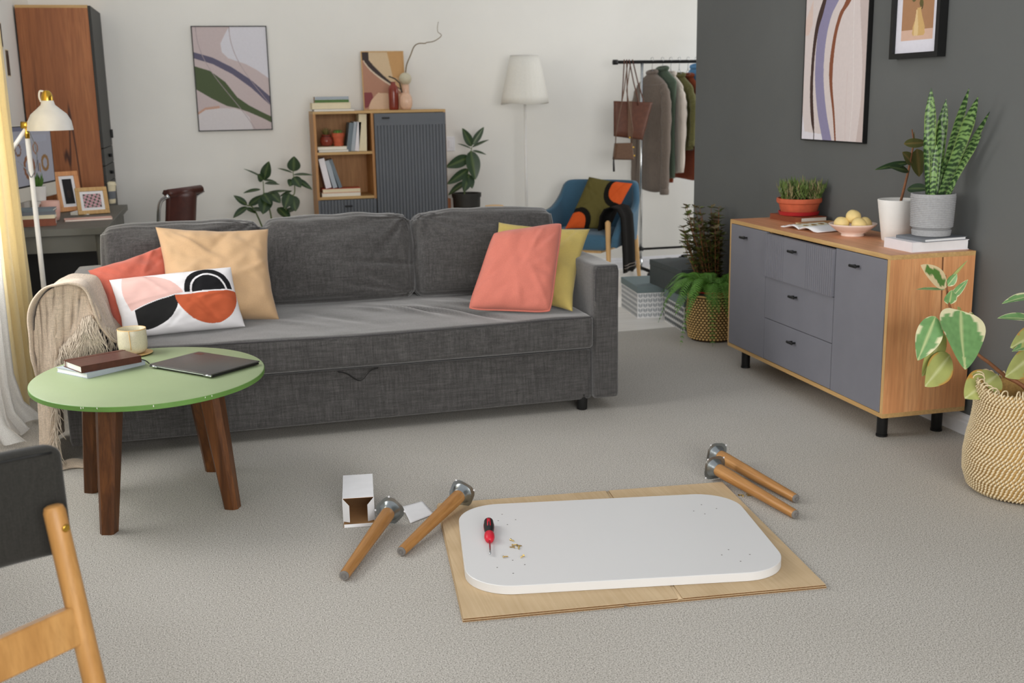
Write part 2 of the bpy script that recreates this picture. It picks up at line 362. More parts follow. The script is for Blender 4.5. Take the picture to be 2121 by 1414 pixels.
    def sheet(s, nu, nv, fn, thick=0.0):
        """grid surface fn(u,v)->point, given a thickness along its normal"""
        G = [[Vector(fn(i / nu, j / nv)) for j in range(nv + 1)] for i in range(nu + 1)]
        vs = [G[i][j] for i in range(nu + 1) for j in range(nv + 1)]; w = nv + 1
        fs = [(i * w + j, (i + 1) * w + j, (i + 1) * w + j + 1, i * w + j + 1) for i in range(nu) for j in range(nv)]
        if thick:
            nr = []
            for i in range(nu + 1):
                for j in range(nv + 1):
                    a = G[min(i + 1, nu)][j] - G[max(i - 1, 0)][j]; b = G[i][min(j + 1, nv)] - G[i][max(j - 1, 0)]
                    k = a.cross(b); nr.append(k.normalized() if k.length > 1e-12 else Vector((0, 0, 1)))
            m = len(vs); vs = vs + [v - k * thick for v, k in zip(vs, nr)]
            fs = fs + [tuple(m + q for q in reversed(f)) for f in fs]
            rim = [(i, 0) for i in range(nu)] + [(nu, j) for j in range(nv)] + [(i, nv) for i in range(nu, 0, -1)] + [(0, j) for j in range(nv, 0, -1)]
            L = len(rim)
            for q in range(L):
                a = rim[q][0] * w + rim[q][1]; b = rim[(q + 1) % L][0] * w + rim[(q + 1) % L][1]
                fs.append((b, a, m + a, m + b))
        return s.add(vs, fs)
    def build(s, name, mats, parent=None, smooth=False, cols=None):
        me = bpy.data.meshes.new(name); me.from_pydata(s.v, [], s.f); 
        for m in (mats if isinstance(mats, (list, tuple)) else [mats]): me.materials.append(M[m] if isinstance(m, str) else m)
        if any(s.mi): me.polygons.foreach_set('material_index', s.mi)
        if smooth == 'auto':
            me.polygons.foreach_set('use_smooth', [True] * len(me.polygons))
            bm = bmesh.new(); bm.from_mesh(me)
            for e in bm.edges:
                if len(e.link_faces) == 2 and e.calc_face_angle(0) > 0.6: e.smooth = False
            bm.to_mesh(me); bm.free()
        elif smooth: me.polygons.foreach_set('use_smooth', [True] * len(me.polygons))
        if cols is not None:
            at = me.color_attributes.new('Col', 'FLOAT_COLOR', 'POINT')
            at.data.foreach_set('color', np.asarray(cols, dtype=np.float32).ravel())
        me.update(); o = bpy.data.objects.new(name, me); COL.objects.link(o)
        if parent is not None: o.parent = parent
        return o
def thing(name, label, cat, loc=(0, 0, 0), rz=0.0, group=None):
    o = bpy.data.objects.new(name, None); COL.objects.link(o); o.empty_display_size = 0.1
    o.location = loc; o.rotation_euler = (0, 0, rz); return tag(o, label, cat, group)
def tag(o, label, cat, group=None, kind=None):
    if label: o['label'] = label
    if cat: o['category'] = cat
    if group: o['group'] = group
    if kind: o['kind'] = kind
    return o
def struct(o): o['kind'] = 'structure'; return o
def place(o, loc, rz=0.0): o.location = loc; o.rotation_euler = (0, 0, rz); return o
def grid_mesh(name, nu, nv, pos, col, mat, parent=None, smooth=True):
    """a fine grid whose vertices carry the colours of a flat print; pos/col take numpy u,v"""
    u, v = np.meshgrid(np.linspace(0, 1, nu + 1), np.linspace(0, 1, nv + 1), indexing='ij')
    P = np.stack(pos(u, v), -1).reshape(-1, 3); K = col(u, v).reshape(-1, 3)
    idx = np.arange((nu + 1) * (nv + 1)).reshape(nu + 1, nv + 1)
    F = np.stack([idx[:-1, :-1], idx[1:, :-1], idx[1:, 1:], idx[:-1, 1:]], -1).reshape(-1, 4)
    me = bpy.data.meshes.new(name); me.vertices.add(len(P)); me.vertices.foreach_set('co', P.ravel())
    me.loops.add(F.size); me.loops.foreach_set('vertex_index', F.ravel().astype(np.int32))
    me.polygons.add(len(F)); me.polygons.foreach_set('loop_start', (np.arange(len(F)) * 4).astype(np.int32))
    me.polygons.foreach_set('use_smooth', [bool(smooth)] * len(F))
    me.update(calc_edges=True); me.validate()
    at = me.color_attributes.new('Col', 'FLOAT_COLOR', 'POINT')
    K4 = np.concatenate([K, np.ones((len(K), 1))], 1).astype(np.float32); at.data.foreach_set('color', K4.ravel())
    me.materials.append(M[mat]); o = bpy.data.objects.new(name, me); COL.objects.link(o)
    if parent is not None: o.parent = parent
    return o
def np_c(r, g, b): return np.array(C(r, g, b)[:3])
class Paint:
    def __init__(s, u, base): s.K = np.zeros(u.shape + (3,)) + np_c(*base)
    def put(s, mask, c): s.K[mask] = np_c(*c); return s
def smoothn(x, y, z, sc, seed=0): return noise.noise(Vector((x * sc + seed * 7.3, y * sc, z * sc + seed * 3.1)))
def curve_pts(pts, n=12):
    """Catmull-Rom through pts"""
    P = [Vector(p) for p in pts]; P = [P[0] * 2 - P[1]] + P + [P[-1] * 2 - P[-2]]; out = []
    for i in range(1, len(P) - 2):
        for k in range(n):
            t = k / n; a, b, c, d = P[i - 1], P[i], P[i + 1], P[i + 2]
            out.append(0.5 * ((2 * b) + (c - a) * t + (2 * a - 5 * b + 4 * c - d) * t * t + (3 * b - a - 3 * c + d) * t ** 3))
    out.append(P[-2]); return out
# ------------------------------------------------------------------ the room
XL, XW, YB, CEIL = -1.22, 2.887, 8.574, 3.1
FL = -0.004                                                          # hard floor, a carpet's thickness below the carpet top
struct(MB().box(XL - 0.2, 5.2, -2.5, YB + 0.2, -0.16, FL).build('floor', 'floor_light'))
# carpet: ends with a slightly wavy far edge
poly = [(XL + 0.01, -2.4), (XW - 0.002, -2.4), (XW - 0.002, 6.16)] + [(XW - (XW - XL) * i / 24, 6.2 + 0.012 * math.sin(i * 1.3)) for i in range(1, 24)] + [(XL + 0.01, 6.2)]
tag(MB().prism(poly, -0.0035, 0.0).build('carpet', 'carpet'), 'grey speckled low pile carpet covering the front of the room', 'carpet')
struct(MB().box(XL - 0.2, 5.2, YB, YB + 0.15, FL, CEIL).build('wall_back', 'wall_white'))
struct(MB().box(XW, XW + 0.14, -2.5, 6.594, FL, CEIL).build('wall_right', 'wall_dark'))
W3 = (6.85, 8.25)
struct(MB().box(5.05, 5.2, 6.0, W3[0], FL, CEIL).box(5.05, 5.2, W3[1], YB - .001, FL, CEIL).box(5.05, 5.2, W3[0], W3[1], FL, .9).box(5.05, 5.2, W3[0], W3[1], 2.6, CEIL).build('wall_far_right', 'wall_white'))
b = MB().box(5.10, 5.16, W3[0], W3[0] + .05, .9, 2.6).box(5.10, 5.16, W3[1] - .05, W3[1], .9, 2.6).box(5.10, 5.16, W3[0] + .05, W3[1] - .05, .9, .95).box(5.10, 5.16, W3[0] + .05, W3[1] - .05, 2.55, 2.6)
wn = struct(b.build('window_3', 'white_trim')); MB().box(5.127, 5.133, W3[0] + .05, W3[1] - .05, .95, 2.55).build('pane', 'glass', wn)  # unseen window, added as an opening for the back fill light
RW = (-.9, 2.6)
struct(MB().box(XL - 0.2, RW[0], -2.6, -2.5, FL, CEIL).box(RW[1], XW + .14, -2.6, -2.5, FL, CEIL).box(RW[0], RW[1], -2.6, -2.5, FL, .75).box(RW[0], RW[1], -2.6, -2.5, 2.75, CEIL).build('wall_rear', 'wall_white'))
b = MB().box(RW[0], RW[0] + .05, -2.58, -2.53, .75, 2.75).box(RW[1] - .05, RW[1], -2.58, -2.53, .75, 2.75).box(RW[0] + .05, RW[1] - .05, -2.58, -2.53, .75, .8).box(RW[0] + .05, RW[1] - .05, -2.58, -2.53, 2.7, 2.75)
wn = struct(b.build('window_4', 'white_trim')); MB().box(RW[0] + .05, RW[1] - .05, -2.558, -2.552, .8, 2.7).build('pane', 'glass', wn)  # unseen window behind the camera, added for the rear fill light
# left wall with two windows
wl = MB(); W1, W2, SILL, HEAD = (3.75, 5.70), (0.7, 2.75), 0.72, 2.72
wl.box(XL - 0.2, XL, -2.5, W2[0], FL, CEIL); wl.box(XL - 0.2, XL, W2[1], W1[0], FL, CEIL); wl.box(XL - 0.2, XL, W1[1], YB, FL, CEIL)
for w in (W1, W2): wl.box(XL - 0.2, XL, w[0], w[1], FL, SILL); wl.box(XL - 0.2, XL, w[0], w[1], HEAD, CEIL)
struct(wl.build('wall_left', 'wall_white'))
for i, w in enumerate((W1, W2)):
    b = MB(); xa, xb = XL - 0.13, XL - 0.07
    b.box(xa, xb, w[0], w[0] + .06, SILL, HEAD); b.box(xa, xb, w[1] - .06, w[1], SILL, HEAD)
    b.box(xa, xb, w[0] + .06, w[1] - .06, SILL, SILL + .06); b.box(xa, xb, w[0] + .06, w[1] - .06, HEAD - .06, HEAD)
    mid = (w[0] + w[1]) / 2; b.box(xa, xb, mid - .035, mid + .035, SILL + .06, HEAD - .06)
    wn = struct(b.build('window_%d' % (i + 1), 'white_trim'))
    for y0, y1 in ((w[0] + .06, mid - .035), (mid + .035, w[1] - .06)):
        MB().box(XL - .104, XL - .098, y0, y1, SILL + .06, HEAD - .06).build('pane', 'glass', wn)
    MB().box(XL - 0.07, XL + 0.06, w[0] - .05, w[1] + .05, SILL - 0.03, SILL, .004).build('window_sill', 'white_trim', wn)
def baseboard(name, p0, p1, side, h=0.085):
    """moulded skirting from p0 to p1; side = direction into the room"""
    prof = [(0.0, 0.0), (0.016, 0.0), (0.016, h * .62), (0.012, h * .7), (0.012, h * .8), (0.006, h * .95), (0.0, h)]
    vs = []; d = Vector(side)
    for p in (p0, p1):
        for o, z in prof: q = Vector(p) + d * o; vs.append((q.x, q.y, FL + z))
    n = len(prof); fs = [tuple(range(n)), tuple(range(2 * n - 1, n - 1, -1))] + [(i, n + i, n + (i + 1) % n, (i + 1) % n) for i in range(n)]
    return struct(MB().add(vs, fs).build(name, 'white_trim'))
baseboard('baseboard_right', (XW, -2.4, 0), (XW, 6.594, 0), (-1, 0, 0), 0.088)
baseboard('baseboard_back', (XL, YB, 0), (5.05, YB, 0), (0, -1, 0), 0.088)
baseboard('baseboard_left', (XL, -2.4, 0), (XL, YB - .02, 0), (1, 0, 0), 0.088)

# ------------------------------------------------------------------ sideboard
SX0, SX1, SY0, SY1, SZ0, SZ1 = 2.488, 2.868, 3.789, 5.217, 0.104, 0.762
sb = thing('sideboard', 'oak and grey sideboard with three drawers on black legs against the dark wall', 'sideboard', (SX0, SY0, 0))
W, D = SY1 - SY0, SX1 - SX0; t = 0.018
MB().box(0, D, 0, W, SZ1 - t, SZ1, .001).build('top_panel', ['craft_oak_y'], sb)
MB().box(-.0006, .0004, 0, W, SZ1 - t, SZ1).box(0, D, -.0006, .0004, SZ1 - t, SZ1).build('edge_band', 'oak', sb)
for y in (0, W - t): MB().box(0.0005, D, y, y + t, SZ0 + t, SZ1 - t - .0002).build('side_panel', 'craft_oak', sb)
for y in (0, W - t): MB().box(-.0006, .0004, y, y + t, SZ0 + t, SZ1 - t).build('edge_band', 'oak_z', sb)
MB().box(0, D, 0, W, SZ0, SZ0 + t).build('bottom_panel', 'oak', sb)
MB().box(D - .006, D - .001, t, W - t, SZ0 + t, SZ1 - t).build('back_panel', 'grey_front', sb)
yy = [0.020, 0.398, 1.022, W - 0.020]                               # near door | drawers | far door
def handle(parent, y, z):
    b = MB(); b.box(-.030, -.022, y - .028, y + .028, z - .006, z + .006, .003)
    b.box(-.024, .001, y - .018, y - .010, z - .004, z + .004); b.box(-.024, .001, y + .010, y + .018, z - .004, z + .004)
    return b.build('handle', 'black_metal', parent)
za, zb = SZ0 + t + .003, SZ1 - t - .003
for (a, c, hy) in ((yy[0], yy[1] - .003, 0.228), (yy[2] + .003, yy[3], 1.242)):
    d = MB().box(-.004, .014, a, c, za, zb, .001).build('door', 'grey_front', sb); handle(d, hy, 0.690)
    MB().box(.02, .03, a, c, za, zb).build('inner_shelf', 'oak', sb)
zs = [za, 0.328, 0.531, zb - .004]
for k in range(3):
    z0, z1 = zs[k] + .0015, zs[k + 1] - .0015; y0, y1 = yy[1] + .0015, yy[2] - .0015
    b = MB(); out = 0.012 if k == 2 else 0.0
    if k == 2:                                                      # top drawer: grooved at both ends
        ys = [y0]; g0 = [y0 + 0.012 + i * .0175 for i in range(13)]; g1 = [y1 - 0.012 - i * .0175 for i in range(11)][::-1]
        prof = [(-.004 - out, y0)]
        for g in g0 + g1: prof += [(-.004 - out, g - .0022), (-.0005 - out, g - .0012), (-.0005 - out, g + .0012), (-.004 - out, g + .0022)]
        prof += [(-.004 - out, y1), (.012, y1), (.012, y0)]
        b.prism(prof, z0, z1)
    else: b.box(-.004, .012, y0, y1, z0, z1, .001)
    d = b.build('drawer', 'grey_front', sb)
    h = handle(d, 0.728, (0.265, 0.477, 0.686)[k]); h.location.x = -out
for x in (.062, D - .062):
    for y in (.09, W - .09):
        MB().lathe([(.021, .008), (.022, 0.012), (.022, SZ0)], 20, (x, y, 0)).lathe([(.024, 0), (.024, .008)], 20, (x, y, 0)).build('leg', 'black_metal', sb, 'auto')

# ---- books on the sideboard
def book(name, label, w, d, h, cover, page='paper', spine='-x', loc=(0, 0, 0), rz=0.0, group=None, hard=0.0022, cat='book', over=0.003):
    """lying book: w along x, d along y; the spine is on the given side"""
    o = thing(name, label, cat, loc, rz, group)
    x0, x1, y0, y1 = -w / 2, w / 2, -d / 2, d / 2
    b = MB().box(x0, x1, y0, y1, 0, hard).box(x0, x1, y0, y1, h - hard, h)
    px0, px1, py0, py1 = x0 + over, x1 - over, y0 + over, y1 - over
    if spine == '-x': b.box(x0, x0 + hard, y0, y1, hard, h - hard); px0 = x0 + hard
    if spine == '+x': b.box(x1 - hard, x1, y0, y1, hard, h - hard); px1 = x1 - hard
    if spine == '-y': b.box(x0, x1, y0, y0 + hard, hard, h - hard); py0 = y0 + hard
    if spine == '+y': b.box(x0, x1, y1 - hard, y1, hard, h - hard); py1 = y1 - hard
    b.build('cover', cover, o)
    MB().box(px0, px1, py0, py1, hard, h - hard).build('page_block', page, o)
    return o
ZT = SZ1
book('book', 'thick white hardback under the dark grey book on the near end of the sideboard', .262, .188, .040, 'white_cover', 'white_paper', '-x', (2.735, 3.925, ZT), .02)
book('book', 'thin grey hardback under the ribbed grey plant pot', .205, .170, .013, 'dgrey_cover', 'white_paper', '-x', (2.742, 3.905, ZT + .040), .10)
book('book', 'brown hardback under the terracotta succulent pot', .150, .270, .028, 'rust_cover', 'paper', '-x', (2.765, 5.03, ZT), .10)
b_ = book('book', 'tan covered book lying between the brown book and the open magazine', .19, .15, .012, 'tan_cover', 'cream', '+x', (2.760, 4.80, ZT), .05)
# open magazine
mg = thing('magazine', 'open glossy magazine with yellow pictures on the sideboard', 'magazine', (2.655, 4.665, ZT), 0.16)
for sgn in (-1, 1):
    def pg(u, v, s=sgn): x = s * u * .135; return (v * .19 - .095, -x, .006 + .016 * math.sin(min(1, u * 1.25) * PI) * (1 - .45 * u) + .002)
    MB().sheet(14, 4, pg if sgn > 0 else (lambda u, v: pg(u, 1 - v, -1)), .004).build('page_block', 'white_paper', mg, True)
def magcol(u, v):
    P = Paint(u, (222, 220, 204)); n = np.sin(u * 17 + v * 9) * np.cos(v * 13 - u * 6)
    P.put((n > .25) & (u > .12) & (u < .86), (196, 156, 66)); P.put((n > .62) & (u > .12) & (u < .8), (120, 84, 40)); P.put(u < .07, (240, 240, 240)); P.put(v < .06, (240, 240, 240)); return P.K
grid_mesh('printed_page', 40, 30, lambda u, v: (v * .18 - .09, u * .125 + .004, .010 + .016 * np.sin(np.minimum(1, u * 1.16) * PI) * (1 - .45 * u)), magcol, 'printed', mg)

# ---- bowl of fruit
bw = thing('bowl', 'pale pink footed ceramic bowl of fruit on the sideboard', 'bowl', (2.680, 4.385, ZT))
MB().lathe([(.048, 0), (.050, .006), (.046, .010), (.070, .024), (.098, .046), (.105, .054), (.103, .056), (.094, .048), (.066, .028), (.03, .016), (0.001, .015)], 40, cap1=False).build('dish', 'bowl', bw, True)
for k, (x, y, z, r, lab) in enumerate(((-.038, .03, .052, .034, 'leftmost round yellow fruit in the pink bowl'), (.008, .012, .083, .033, 'round yellow fruit on top of the pile in the pink bowl'),
                                (.005, -.042, .053, .033, 'front round yellow fruit in the pink bowl'), (.055, -.008, .052, .031, 'rear round yellow fruit at the right of the pink bowl'))):
    b = MB(); pr = []
    for i in range(15):
        a = PI * i / 14; rr = r * math.sin(a) + .0002; zz = -r * .96 * math.cos(a)
        if i > 11: zz -= .0025 * (i - 11) / 3
        pr.append((rr, zz))
    b.lathe(pr, 24); o = b.build('fruit', 'fruit', None, True); o.location = (2.680 + x, 4.385 + y, ZT + z); o.rotation_euler = (.3 * k, .2, .4 * k)
    tag(o, lab, 'fruit', 'fruit in the pink bowl')

# ---- leaves
def leaf_geo(L, Wd, nu=4, nv=10, droop=.25, fold=.18, wave=0.0, tip=1.0, seed=0, shape=1.0):
    """leaf in local space: base at origin, along +Y, width X, normal Z"""
    vs = []; fs = []
    for j in range(nv + 1):
        t = j / nv; w = Wd / 2 * (math.sin(PI * min(1, t ** (.85 * shape))) ** .75) * (1 - .15 * t * tip) if 0 < t < 1 else 0.0006
        y = L * t; z = -droop * L * t * t
        for i in range(nu + 1):
            s = 2 * i / nu - 1
            vs.append((s * w, y, z + abs(s) * w * fold * 2 + wave * Wd * math.sin(t * 9 + seed + s) * abs(s)))
    k = nu + 1
    for j in range(nv):
        for i in range(nu): fs.append((j * k + i, j * k + i + 1, (j + 1) * k + i + 1, (j + 1) * k + i))
    return vs, fs
def frame_from(direction, up=(0, 0, 1), roll=0.0):
    y = Vector(direction).normalized(); u = Vector(up)
    x = y.cross(u)
    x = x.normalized() if x.length > 1e-4 else y.orthogonal().normalized()
    z = x.cross(y); m = Matrix((x, y, z)).transposed().to_4x4()
    return m @ Matrix.Rotation(roll, 4, 'Y')
LEAFC = {}
def leaf_colors(kind, vs, L, Wd, seed):
    out = []
    for (x, y, z) in vs:
        t = y / L; s = abs(x) / (Wd / 2)
        if kind == 'ficus': c = np.array(C(44, 66, 38)[:3]) * (1.0 + .25 * smoothn(x, y, 0, 40, seed)); c = c if s > .06 else np.array(C(86, 104, 58)[:3])
        elif kind == 'ficus_bronze': c = np.array(C(98, 100, 52)[:3]) * (1 + .2 * smoothn(x, y, 0, 40, seed)); c = c if s > .08 else np.array(C(140, 120, 70)[:3])
        elif kind == 'variegated':
            edge = s / max(.15, math.sin(PI * min(1, max(.02, t)) ** .85) ** .75) ; n = smoothn(x, y * .6, seed, 38, seed)
            c = np.array(C(120, 164, 104)[:3]) * (1 + .22 * smoothn(x, y, 1, 60, seed))
            if edge > .86 + .45 * n: c = np.array(C(232, 226, 186)[:3])
            if s < .05: c = np.array(C(196, 208, 150)[:3])
        elif kind == 'variegated_cream':
            edge = s; n = smoothn(x, y, seed, 45, seed); c = np.array(C(236, 214, 170)[:3])
            if edge < .42 + .6 * n and .1 < t < .85: c = np.array(C(92, 134, 62)[:3])
        elif kind == 'variegated_back':
            n = smoothn(x, y, seed, 30, seed); c = np.array(C(178, 184, 112)[:3]) * (1 + .12 * n)
            if s > .8 + .3 * n: c = np.array(C(206, 150, 72)[:3])
            if s < .05: c = np.array(C(212, 216, 160)[:3])
        elif kind == 'snake':
            n = smoothn(x * 1.2, y, seed, 26, seed); m = math.sin(y * 300 + 5 * smoothn(x * 2, y, seed, 22, seed + 3) + abs(x) * 40) + 1.1 * n
            c = np.array(C(126, 160, 94)[:3]) if m > .05 else np.array(C(44, 72, 38)[:3])
            if s > .93: c = np.array(C(128, 152, 84)[:3])
        else: c = np.array(C(90, 130, 60)[:3])
        out.append(tuple(c) + (1,))
    return out
def add_leaf(parent, base, direction, L, Wd, kind, up=(0, 0, 1), roll=0.0, droop=.25, fold=.18, nu=6, nv=12, wave=0.0, seed=None, name='leaf', shape=1.0):
    seed = random.random() * 50 if seed is None else seed
    b = MB(); vs, fs = leaf_geo(L, Wd, nu, nv, droop, fold, wave, 1.0, seed, shape)
    cols = leaf_colors(kind, vs, L, Wd, seed)
    b.M = Matrix.Translation(Vector(base)) @ frame_from(direction, up, roll); b.add(vs, fs)
    return b.build(name, 'leaf_print', parent, True, cols)

# ---- white pot with a young rubber plant
PB = Vector((2.768, 4.185, ZT))
rp = thing('potted_plant', 'young rubber plant in a smooth white pot on the sideboard', 'plant', PB)
MB().lathe([(.058, 0), (.060, .004), (.084, .172), (.083, .175), (.079, .174), (.072, .12), (.001, .12)], 48, cap1=False).build('pot', 'white_pot', rp, True)
MB().lathe([(.0725, .115), (.076, .146), (.001, .15)], 30, cap1=False).build('soil', 'soil', rp, True)
def L_(px, py, y): return AY(px, py, y) - PB
st = [Vector((.004, -.006, .145)), L_(1880, 360, 4.19), L_(1886, 330, 4.18), L_(1892, 295, 4.18), L_(1889, 268, 4.18)]
MB().tube(curve_pts(st, 6), [.006 - .0035 * i / 24 for i in range(25)], 8).build('stem', 'stem_brown', rp, True)
for (bp, tp, w, kind, up, fold) in (((1872, 298, 4.12), (1924, 294, 4.12), .046, 'ficus_bronze', (0, -1, .5), .05), ((1899, 308, 4.2), (1906, 366, 4.19), .088, 'ficus_bronze', (0, -1, .2), .05),
        ((1890, 338, 4.185), (1871, 315, 4.16), .055, 'ficus_bronze', (0, -1, .3), .08), ((1884, 336, 4.18), (1814, 348, 4.15), .036, 'ficus', (0, -.9, 1), .08),
        ((1882, 354, 4.18), (1844, 343, 4.12), .044, 'ficus', (0, -1, .7), .08), ((1879, 391, 4.185), (1924, 389, 4.10), .058, 'ficus', (0, -1, .6), .08)):
    p = L_(*bp); q = L_(*tp); dd = q - p; add_leaf(rp, p, dd, dd.length, w, kind, up, 0, .06, fold)
add_leaf(rp, st[3], Vector((-.01, 0, 1)), .045, .010, 'ficus_bronze', (0, -1, 0), 0, 0, .3, name='leaf_sheath')

# ---- grey ribbed pot with a snake plant
GP = Vector((2.748, 3.915, ZT + .053))
sp = thing('potted_plant', 'tall striped snake plant in a ribbed grey pot on two books', 'plant', GP)
pr = [(.070, .026), (.078, .034)]
for i in range(17): z = .036 + i * .0072; pr += [(.0805 + i * .0003, z), (.0825 + i * .0003, z + .0022), (.0825 + i * .0003, z + .0042), (.0805 + i * .0003, z + .0064)]
pr += [(.086, .160), (.086, .168), (.081, .169), (.079, .15), (.001, .15)]
MB().lathe(pr, 56, cap1=False).build('pot', 'grey_pot', sp, 'auto')
MB().lathe([(.066, 0), (.074, .002), (.077, .022), (.073, .026), (.001, .027)], 48, cap1=False).build('saucer', 'grey_pot', sp, 'auto')
MB().lathe([(.0788, .148), (.0785, .157), (.001, .160)], 30, cap1=False).build('soil', 'soil', sp, True)
def S_(px, py, y): return AY(px, py, y) - GP
for (bp, tp, w, y0, y1, kx) in (((1925, 408), (1929, 182), .062, 3.90, 3.90, 0), ((1935, 408), (1960, 205), .058, 3.93, 3.93, .012), ((1940, 408), (2007, 183), .042, 3.94, 2.76, -.02),
        ((1945, 410), (2026, 200), .062, 3.91, 2.77, -.03), ((1960, 408), (2050, 231), .032, 3.93, 2.835, -.025), ((1955, 410), (2033, 278), .032, 3.88, 2.80, -.02),
        ((1922, 410), (1914, 272), .040, 3.88, 3.87, 0), ((1935, 410), (1949, 246), .056, 3.92, 3.92, 0.005), ((1930, 410), (1940, 300), .036, 3.87, 3.87, 0.01)):
    p = S_(bp[0], bp[1] + 8, y0); q = S_(tp[0], tp[1], y1) if y1 > 3 else AX(tp[0], tp[1], y1) - GP; dd = q - p; L = dd.length
    w0 = w; w = w * .70; vs = []; fs = []; nv, nu = 70, 8; seed = random.random() * 40
    for j in range(nv + 1):
        t = j / nv; ww = w / 2 * (.55 + .45 * math.sin(min(1, t * 1.5) * PI / 2)) * (1 - max(0, (t - .72) / .28) ** 1.6) + .0008
        for i in range(nu + 1):
            s = 2 * i / nu - 1; vs.append((s * ww, L * t, abs(s) ** 2 * ww * .45 + kx * math.sin(PI * t)))
    for j in range(nv):
        for i in range(nu): fs.append((j * (nu + 1) + i, j * (nu + 1) + i + 1, (j + 1) * (nu + 1) + i + 1, (j + 1) * (nu + 1) + i))
    b = MB(); b.M = Matrix.Translation(p) @ frame_from(dd, (-.35, -1, .1), random.uniform(-.5, .5)); b.add(vs, fs)
    b.build('leaf', 'leaf_print', sp, True, leaf_colors('snake', vs, L, w, seed))

# ---- terracotta bowl of succulents
TP = Vector((2.768, 5.03, ZT + .028))
tp_ = thing('potted_plant', 'spiky succulents in a wide terracotta bowl on the brown book', 'plant', TP)
MB().lathe([(.082, .010), (.088, .016), (.100, .058), (.108, .062), (.111, .070), (.110, .084), (.104, .085), (.098, .07), (.001, .07)], 48, cap1=False).build('pot', 'terracotta', tp_, 'auto')
MB().lathe([(.088, 0), (.096, .003), (.101, .020), (.097, .021), (.091, .012), (.001, .009)], 48, cap1=False).build('saucer', 'red_plastic', tp_, 'auto')
MB().lathe([(.099, .066), (.1005, .076), (.001, .08)], 30, cap1=False).build('soil', 'soil', tp_, True)
for mt in ('succ', 'succ2'):
    b = MB()
    for k in range(62 if mt == 'succ' else 24):
        a = random.uniform(0, 2 * PI); r = .094 * math.sqrt(random.random()); h = random.uniform(.06, .105)
        c0 = Vector((r * math.cos(a), r * math.sin(a), .075)); lean = Vector((math.cos(a), math.sin(a), 0)) * r * .35
        for q in range(9):
            zz = q / 8; base = c0 + Vector((0, 0, h * zz * .8)) + lean * zz; an = q * 2.4 + a
            d = Vector((math.cos(an) * .5, math.sin(an) * .5, .55 + zz)); d.normalize(); side = d.cross(Vector((0, 0, 1))).normalized() * .0042
            tip = base + d * (.030 + .012 * random.random()); b.add([base - side, base + side, tip, base + d * .01 + d.cross(side).normalized() * .004], [(0, 1, 3), (1, 2, 3), (2, 0, 3), (0, 2, 1)])
    tag(b.build('foliage', mt, tp_), None, None, None, 'stuff')

# ---- pictures on the dark wall
def frame_on_wall(name, label, origin, ax, w, h, depth, fw, mat, normal, cat='picture'):
    """frame hanging with its back on a wall; local x = ax (right), z up, y = into the wall"""
    o = thing(name, label, cat); n = Vector(normal); a = Vector(ax)
    m = Matrix((a, -n, Vector((0, 0, 1)))).transposed().to_4x4(); m.translation = Vector(origin); o.matrix_world = m
    y0, y1 = -depth, 0
    b = MB().box(0, w, y0, y1, 0, fw).box(0, w, y0, y1, h - fw, h).box(0, fw, y0, y1, fw, h - fw).box(w - fw, w, y0, y1, fw, h - fw)
    b.build('frame', mat, o); MB().box(fw, w - fw, -.006, -.001, fw, h - fw).build('backing_board', 'card_inner', o)
    return o
def band(u, v, pts, wl):
    """mask of a curved band: pts = [(v,u_center,half_width)]"""
    P = np.array(sorted(pts)); return np.abs(u - np.interp(v, P[:, 0], P[:, 1])) < np.interp(v, P[:, 0], P[:, 2])
def smooth_pts(rows, n=24):
    r = curve_pts([(a, b, c) for a, b, c in rows], 8); return [tuple(p) for p in r]
# big abstract print: image runs above the top of the photo; near end at the right
p1h, p1w = 0.82, 0.578
fr = frame_on_wall('framed_picture', 'tall framed abstract print with a violet band on the dark wall', (XW - .001, 5.214, 1.150), (0, -1, 0), p1w, p1h, .022, .006, 'black_metal', (-1, 0, 0))
def art1(u, v):
    P = Paint(u, (226, 214, 212)); v = v * p1h / .66
    P.put(u > .90 + .05 * np.sin(v * 4), (206, 190, 186)); P.put((np.abs(u - (.80 + .02 * np.sin(v * 5))) < .004), (236, 228, 226))
    P.put((np.abs(u - (.72 + .10 * (v - .3) ** 2)) < .006) & (v < .5), (222, 206, 204))
    P.put((v < .06 - .05 * (u - .0)) & (u < .42) , (236, 232, 240)); P.put((u < .05) & (v < .2 - u * 3), (236, 232, 240))
    P.put(band(u, v, smooth_pts([(0, .44, .075), (.2, .34, .075), (.45, .27, .072), (.7, .275, .075), (.9, .34, .09), (1.05, .46, .13), (1.3, .62, .16)]), 0), (148, 142, 176))
    P.put(band(u, v, smooth_pts([(.04, .215, .006), (.15, .18, .026), (.35, .145, .026), (.6, .15, .024), (.8, .19, .03), (.92, .25, .04), (1.05, .33, .03), (1.3, .5, .03)]), 0), (66, 44, 38))
    P.put(band(u, v, smooth_pts([(0, .575, .012), (.2, .53, .016), (.4, .47, .024), (.55, .46, .030), (.75, .50, .026), (.9, .58, .03), (1.0, .70, .045), (1.3, .95, .06)]), 0), (140, 82, 54))
    P.put((u < .12) & (v > .78) & (np.abs(v - .8 - u * 1.2) < .09), (228, 204, 194)); return P.K
grid_mesh('print', 220, 320, lambda u, v: (.006 + u * (p1w - .012), u * 0 - .020, .006 + v * (p1h - .012)), art1, 'printed', fr)
p2h, p2w = 0.42, 0.345
f2 = frame_on_wall('framed_picture', 'black deep framed photograph of a vase with flowers at the top of the dark wall', (XW - .001, 4.435, 1.520), (0, -1, 0), p2w, p2h, .040, .022, 'black_metal', (-1, 0, 0))
